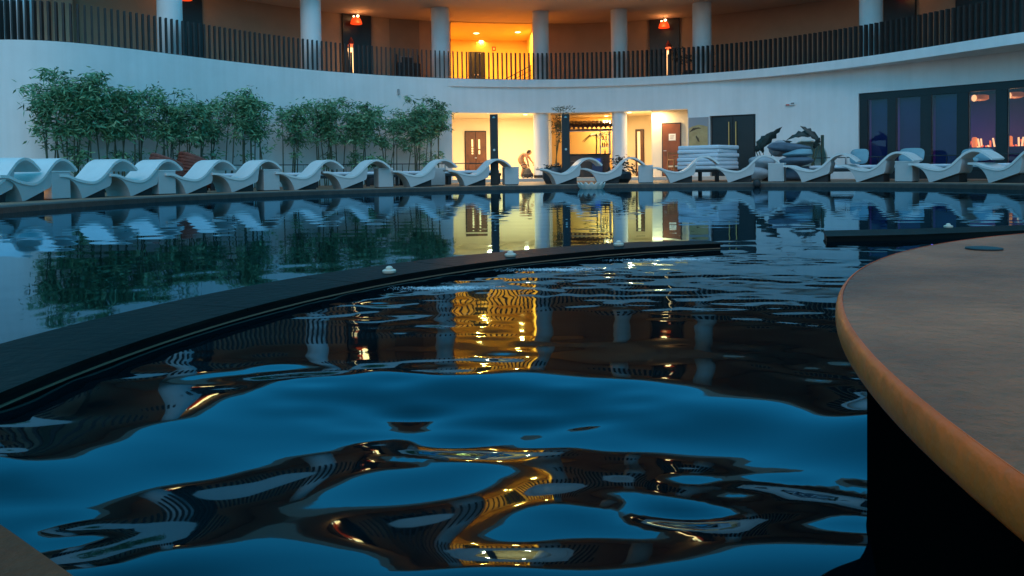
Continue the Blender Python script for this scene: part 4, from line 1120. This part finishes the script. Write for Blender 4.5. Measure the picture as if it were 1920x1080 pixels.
def potted(name, x, y, off, label, cat, pr, ph, curve=WALLC, z0=FLOOR_Z):
    q = curve.s_at(U(x, y), off); p = curve.pt(q, off)
    t = thing(name, label, cat, (p.x, p.y, z0), curve.rz(q))
    if pr: MB().lathe([(pr * 0.7, 0), (pr, ph * 0.35), (pr, ph * 0.8), (pr * 0.82, ph)], 22).build('pot', POTD, t, True)
    return t
t = potted('bamboo', 1046, 300, -1.0, 'thin yellowish bamboo left of the right shower post', 'bamboo', 0.22, 0.4, z0=DECK_Z + 0.12)
cen = []
for k, (bx, tx, hh) in enumerate(((-0.10, 0.12, 2.55), (-0.05, -0.06, 2.3), (-0.12, 0.25, 2.65))):
    MB().tube([(bx, 0, 0.38), (bx + (tx - bx) * .4, 0, hh * .5), (tx, 0, hh)], [0.02, 0.016, 0.006], 6).build('culm', PALM, t, True)
    for j in range(7): s_ = 0.62 + 0.38 * j / 6; cen.append((bx + (tx - bx) * s_ + rng.gauss(0, .12), rng.gauss(0, .08), hh * s_))
    if k == 2:
        for j in range(6): cen.append((tx + rng.uniform(-.35, .35), 0, hh + rng.uniform(-.03, .08)))
Vx, Fx = leaf_cloud(cen, 9, (0.09, 0.07, 0.06), 0.19, 0.036, 77); foliage('foliage', Vx, Fx, PALM, t)
t = potted('palm_plant', 1117, 290, 2.9, 'small palm behind the bar beside the ladder shelf', 'palm', 0.18, 0.4)
MB().tube([(0, 0, 0.38), (0.03, 0, 1.1), (0.05, 0, 1.85)], [0.035, 0.03, 0.03], 8).build('trunk', CULM, t, True)
for k in range(11):
    a = R(360 * k / 11 + 10); el = rng.uniform(0.1, 0.9)
    tip = (0.05 + 0.55 * math.cos(a), 0.3 * math.sin(a), 1.85 - 0.35 + 0.45 * el)
    mid_ = (0.05 + 0.3 * math.cos(a), 0.15 * math.sin(a), 1.85 + 0.15 * el)
    Vx = []
    for j in range(14):
        s_ = j / 13
        b1 = Vector((0.05, 0, 1.85)).lerp(Vector(mid_), s_).lerp(Vector(mid_).lerp(Vector(tip), s_), s_)
        for sd in (-1, 1):
            d_ = Vector((0.10 * math.cos(a) - sd * 0.10 * math.sin(a), 0.1 * sd * math.cos(a), -0.10))
            n_ = Vector((0.012, 0.012, 0.0))
            Vx += [b1, b1 + d_ * 0.5 + n_, b1 + d_, b1 + d_ * 0.5 - n_]
    Vx = np.array([tuple(v) for v in Vx]); foliage('frond', Vx, np.arange(len(Vx)).reshape(-1, 4), PALM, t)
t = potted('potted_shrub', 1037, 330, 2.7, 'round dark planter pot left of the bar loungers', 'planter', 0.34, 0.52, EDGEC, DECK_Z)
Vx, Fx = leaf_cloud([(0, 0, 0.55)] * 6, 20, (0.16, 0.14, 0.05), 0.14, 0.05, 81); foliage('foliage', Vx, Fx, LEAFD, t)
t = potted('potted_shrub', 1163, 332, 2.9, 'dark leafy planter right of the bar loungers', 'planter', 0.36, 0.36, EDGEC, DECK_Z)
Vx, Fx = leaf_cloud([(0.0, 0, 0.42), (-.2, 0, 0.40), (.2, 0, .38), (0.05, 0, .62), (-.05, 0, .75)], 60, (0.14, 0.14, 0.08), 0.16, 0.05, 82); foliage('foliage', Vx, Fx, LEAFD, t)
t = potted('potted_shrub', 698, 300, -1.7, 'low dark shrub behind the eighth lounger from the left', 'planter', 0.3, 0.5, WALLC, DECK_Z)
Vx, Fx = leaf_cloud([(0.0, 0, 0.75), (-.25, 0, 0.72), (.25, 0, .72), (0.05, 0, .9)], 110, (0.14, 0.14, 0.07), 0.15, 0.05, 83); foliage('foliage', Vx, Fx, LEAF, t)
t = potted('potted_shrub', 1290, 70, 1.9, 'dark shrub on the gallery right of the red lamp', 'planter', 0.25, 0.45, WALLC, LIP - 0.06)
Vx, Fx = leaf_cloud([(0.0, 0, 0.95), (-.35, 0, 0.95), (.35, 0, 1.0), (0.7, 0, 1.0), (-.55, 0, 1.3)], 60, (0.2, 0.14, 0.12), 0.18, 0.05, 84); foliage('foliage', Vx, Fx, LEAFD, t)

# wooden chair before the red-brown door
q = S(1270, 300, -0.4); p = WALLC.pt(q, -0.35)
t = thing('wooden_chair', 'orange-brown wooden armchair before the red-brown door', 'chair', (p.x, p.y, FLOOR_Z), WALLC.rz(q) + R(35))
MB().rbox(-0.28, 0.28, -0.28, 0.26, 0.36, 0.42, 0.015, 2).build('seat', PALEY, t)
for x in (-0.27, 0.27):
    for y in (-0.26, 0.24): MB().box(x - 0.025, x + 0.025, y - 0.025, y + 0.025, 0, 0.62 if y < 0 else 0.95).build('leg', CHAIRW, t)
    MB().rbox(x - 0.035, x + 0.035, -0.30, 0.215, 0.621, 0.655, 0.008, 1).build('armrest', CHAIRW, t)
for z in (0.62, 0.74, 0.86): MB().box(-0.243, 0.243, 0.225, 0.255, z, z + 0.05).build('back_slat', CHAIRW, t)
MB().box(-0.243, 0.243, -0.02, 0.02, 0.30, 0.359).build('stretcher', CHAIRW, t)

# scalloped white bowl floating at the deck edge, dark ball
p = at_z(1109, 357, 0.0); q = EDGEC.s_at(U(1109, 350), -0.45); p = EDGEC.pt(q, -0.45)
prof = [(0.20, -0.03), (0.32, 0.0), (0.37, 0.08), (0.385, 0.15), (0.365, 0.15), (0.34, 0.06), (0.15, 0.03)]
o = MB().lathe(prof, 72, (0, 0, 0), lambda th, z: 1 + (0.035 * math.sin(14 * th) if z > 0.05 else 0.01 * math.sin(14 * th))).build('scalloped_bowl', mat('ivory_ceramic', (0.62, 0.60, 0.55), 0.5), None, True)
for v in o.data.vertices:
    if v.co.z > 0.1: v.co.z += 0.035 * math.sin(14 * math.atan2(v.co.y, v.co.x))
o.location = (p.x, p.y, 0.0); tag(o, 'white scalloped bowl floating at the deck edge below the bar', 'bowl')
q = EDGEC.s_at(U(1419, 345), -0.16); p = EDGEC.pt(q, -0.16)
o = MB().ellipsoid((0, 0, 0), (0.105, 0.105, 0.115), 20, 14, None, lambda v: v * (1 + 0.03 * math.sin(5 * v.x + 2) * math.sin(4 * v.z))).build('dark_ball', DARKP, None, True)
o.location = (p.x, p.y, 0.095); tag(o, 'small dark round ball bobbing against the deck edge at right', 'ball')

# ------------------------------------------------------------------ the bending person and the floor machine
q = S(983, 320, 1.0); p = WALLC.pt(q, 1.0)
t = thing('person', 'bare-backed person in shorts bending over a dark floor machine', 'person', (p.x, p.y, FLOOR_Z), 0)
def skin_body(name, verts, edges, rads, material, parent, root=0, sub_=2):
    me = bpy.data.meshes.new(name); me.from_pydata(verts, edges, []); me.materials.append(material)
    o = bpy.data.objects.new(name, me); COL.objects.link(o); o.parent = parent
    md = o.modifiers.new('skin', 'SKIN'); md.use_smooth_shade = True
    for i, r_ in enumerate(rads):
        sv = me.skin_vertices[0].data[i]; sv.radius = (r_, r_) if not isinstance(r_, tuple) else r_; sv.use_root = (i == root)
    s_ = o.modifiers.new('subd', 'SUBSURF'); s_.levels = sub_; s_.render_levels = sub_
    return o
vb = [(-0.14, 0.02, 0.74), (-0.12, 0.0, 0.90), (-0.02, -0.02, 1.00), (0.08, -0.04, 1.02), (0.15, -0.06, 1.02), (0.20, -0.09, 1.03),   # pelvis spine neck head
      (-0.16, -0.08, 0.70), (-0.02, -0.16, 0.44), (-0.12, -0.12, 0.09), (0.02, -0.22, 0.03),        # right leg
      (-0.12, 0.13, 0.70), (0.10, 0.10, 0.44), (0.06, 0.16, 0.09), (0.20, 0.08, 0.03),             # left leg
      (0.06, -0.20, 0.98), (0.12, -0.27, 0.74), (0.17, -0.22, 0.52), (0.19, -0.20, 0.44),         # right arm
      (0.09, 0.14, 0.98), (0.24, 0.16, 0.80), (0.34, 0.06, 0.64), (0.38, 0.03, 0.58)]             # left arm
eb = [(0, 1), (1, 2), (2, 3), (3, 4), (4, 5), (0, 6), (6, 7), (7, 8), (8, 9), (0, 10), (10, 11), (11, 12), (12, 13), (2, 14), (14, 15), (15, 16), (16, 17), (2, 18), (18, 19), (19, 20), (20, 21)]
rb = [0.125, 0.115, 0.125, 0.085, 0.055, 0.07, 0.088, 0.065, 0.045, 0.035, 0.088, 0.065, 0.045, 0.035, 0.056, 0.044, 0.034, 0.036, 0.056, 0.044, 0.034, 0.036]
skin_body('body', vb, eb, rb, SKIN, t)
MB().ellipsoid((0.22, -0.09, 1.03), (0.082, 0.078, 0.105), 18, 14, Matrix.Rotation(R(35), 3, 'Y')).build('head', SKIN, t, True)
MB().ellipsoid((0.205, -0.085, 1.06), (0.094, 0.088, 0.10), 18, 14, Matrix.Rotation(R(35), 3, 'Y')).build('hair', HAIR, t, True)
for hx, hy, hz, dr in ((0.19, -0.20, 0.44, (0.02, 0.0, -1)), (0.385, 0.03, 0.57, (0.5, -0.2, -0.8))):
    d_ = Vector(dr).normalized(); s_ = d_.cross(Vector((0, 1, 0.2))).normalized()
    for k in range(4):
        b0 = Vector((hx, hy, hz)) + s_ * (k - 1.5) * 0.018 + d_ * 0.02; L_ = (0.075, 0.085, 0.08, 0.06)[k]
        MB().tube([b0, b0 + d_ * L_ * .5, b0 + d_ * L_ * .8 + Vector((0.015, -0.02, 0))], [0.0095, 0.009, 0.007], 6).build('finger', SKIN, t, True)
    b0 = Vector((hx, hy, hz)) - s_ * 0.035
    MB().tube([b0, b0 - s_ * 0.02 + d_ * 0.03, b0 - s_ * 0.015 + d_ * 0.055], [0.011, 0.010, 0.008], 6).build('thumb', SKIN, t, True)
skin_body('shorts', [(-0.14, 0.02, 0.76), (-0.16, -0.08, 0.70), (-0.06, -0.135, 0.53), (-0.12, 0.13, 0.70), (0.03, 0.115, 0.53), (-0.13, 0.01, 0.84)], [(0, 1), (1, 2), (0, 3), (3, 4), (0, 5)], [0.145, 0.115, 0.098, 0.115, 0.098, 0.138], CLOTH, t)
t = thing('floor_machine', 'dark floor-cleaning machine at the bending person\'s feet', 'machine', (p.x + 0.12, p.y - 0.48, FLOOR_Z if WALLC.s_at(0) else FLOOR_Z), 0)
MB().lathe([(0.22, 0.02), (0.24, 0.05), (0.24, 0.16), (0.17, 0.24), (0.12, 0.36), (0.05, 0.40)], 24).build('motor_body', DARKP, t, True)
for x in (-0.17, 0.0, 0.17): MB().tube([(x - 0.03, -0.16, 0.04), (x + 0.03, -0.16, 0.04)], 0.04, 10).build('wheel', MATS['grey_frame'], t)
MB().tube([(-0.05, 0.05, 0.36), (-0.20, 0.05, 0.42), (-0.26, 0.05, 0.50), (-0.14, 0.05, 0.56), (0.04, 0.1, 0.52)], 0.018, 8).build('hose', DARKP, t, True)

# the prototype objects carry the first label of their loops already
for o in bpy.data.objects:
    if o.get('label') == 'x': o['label'] = o.name.replace('_', ' ')
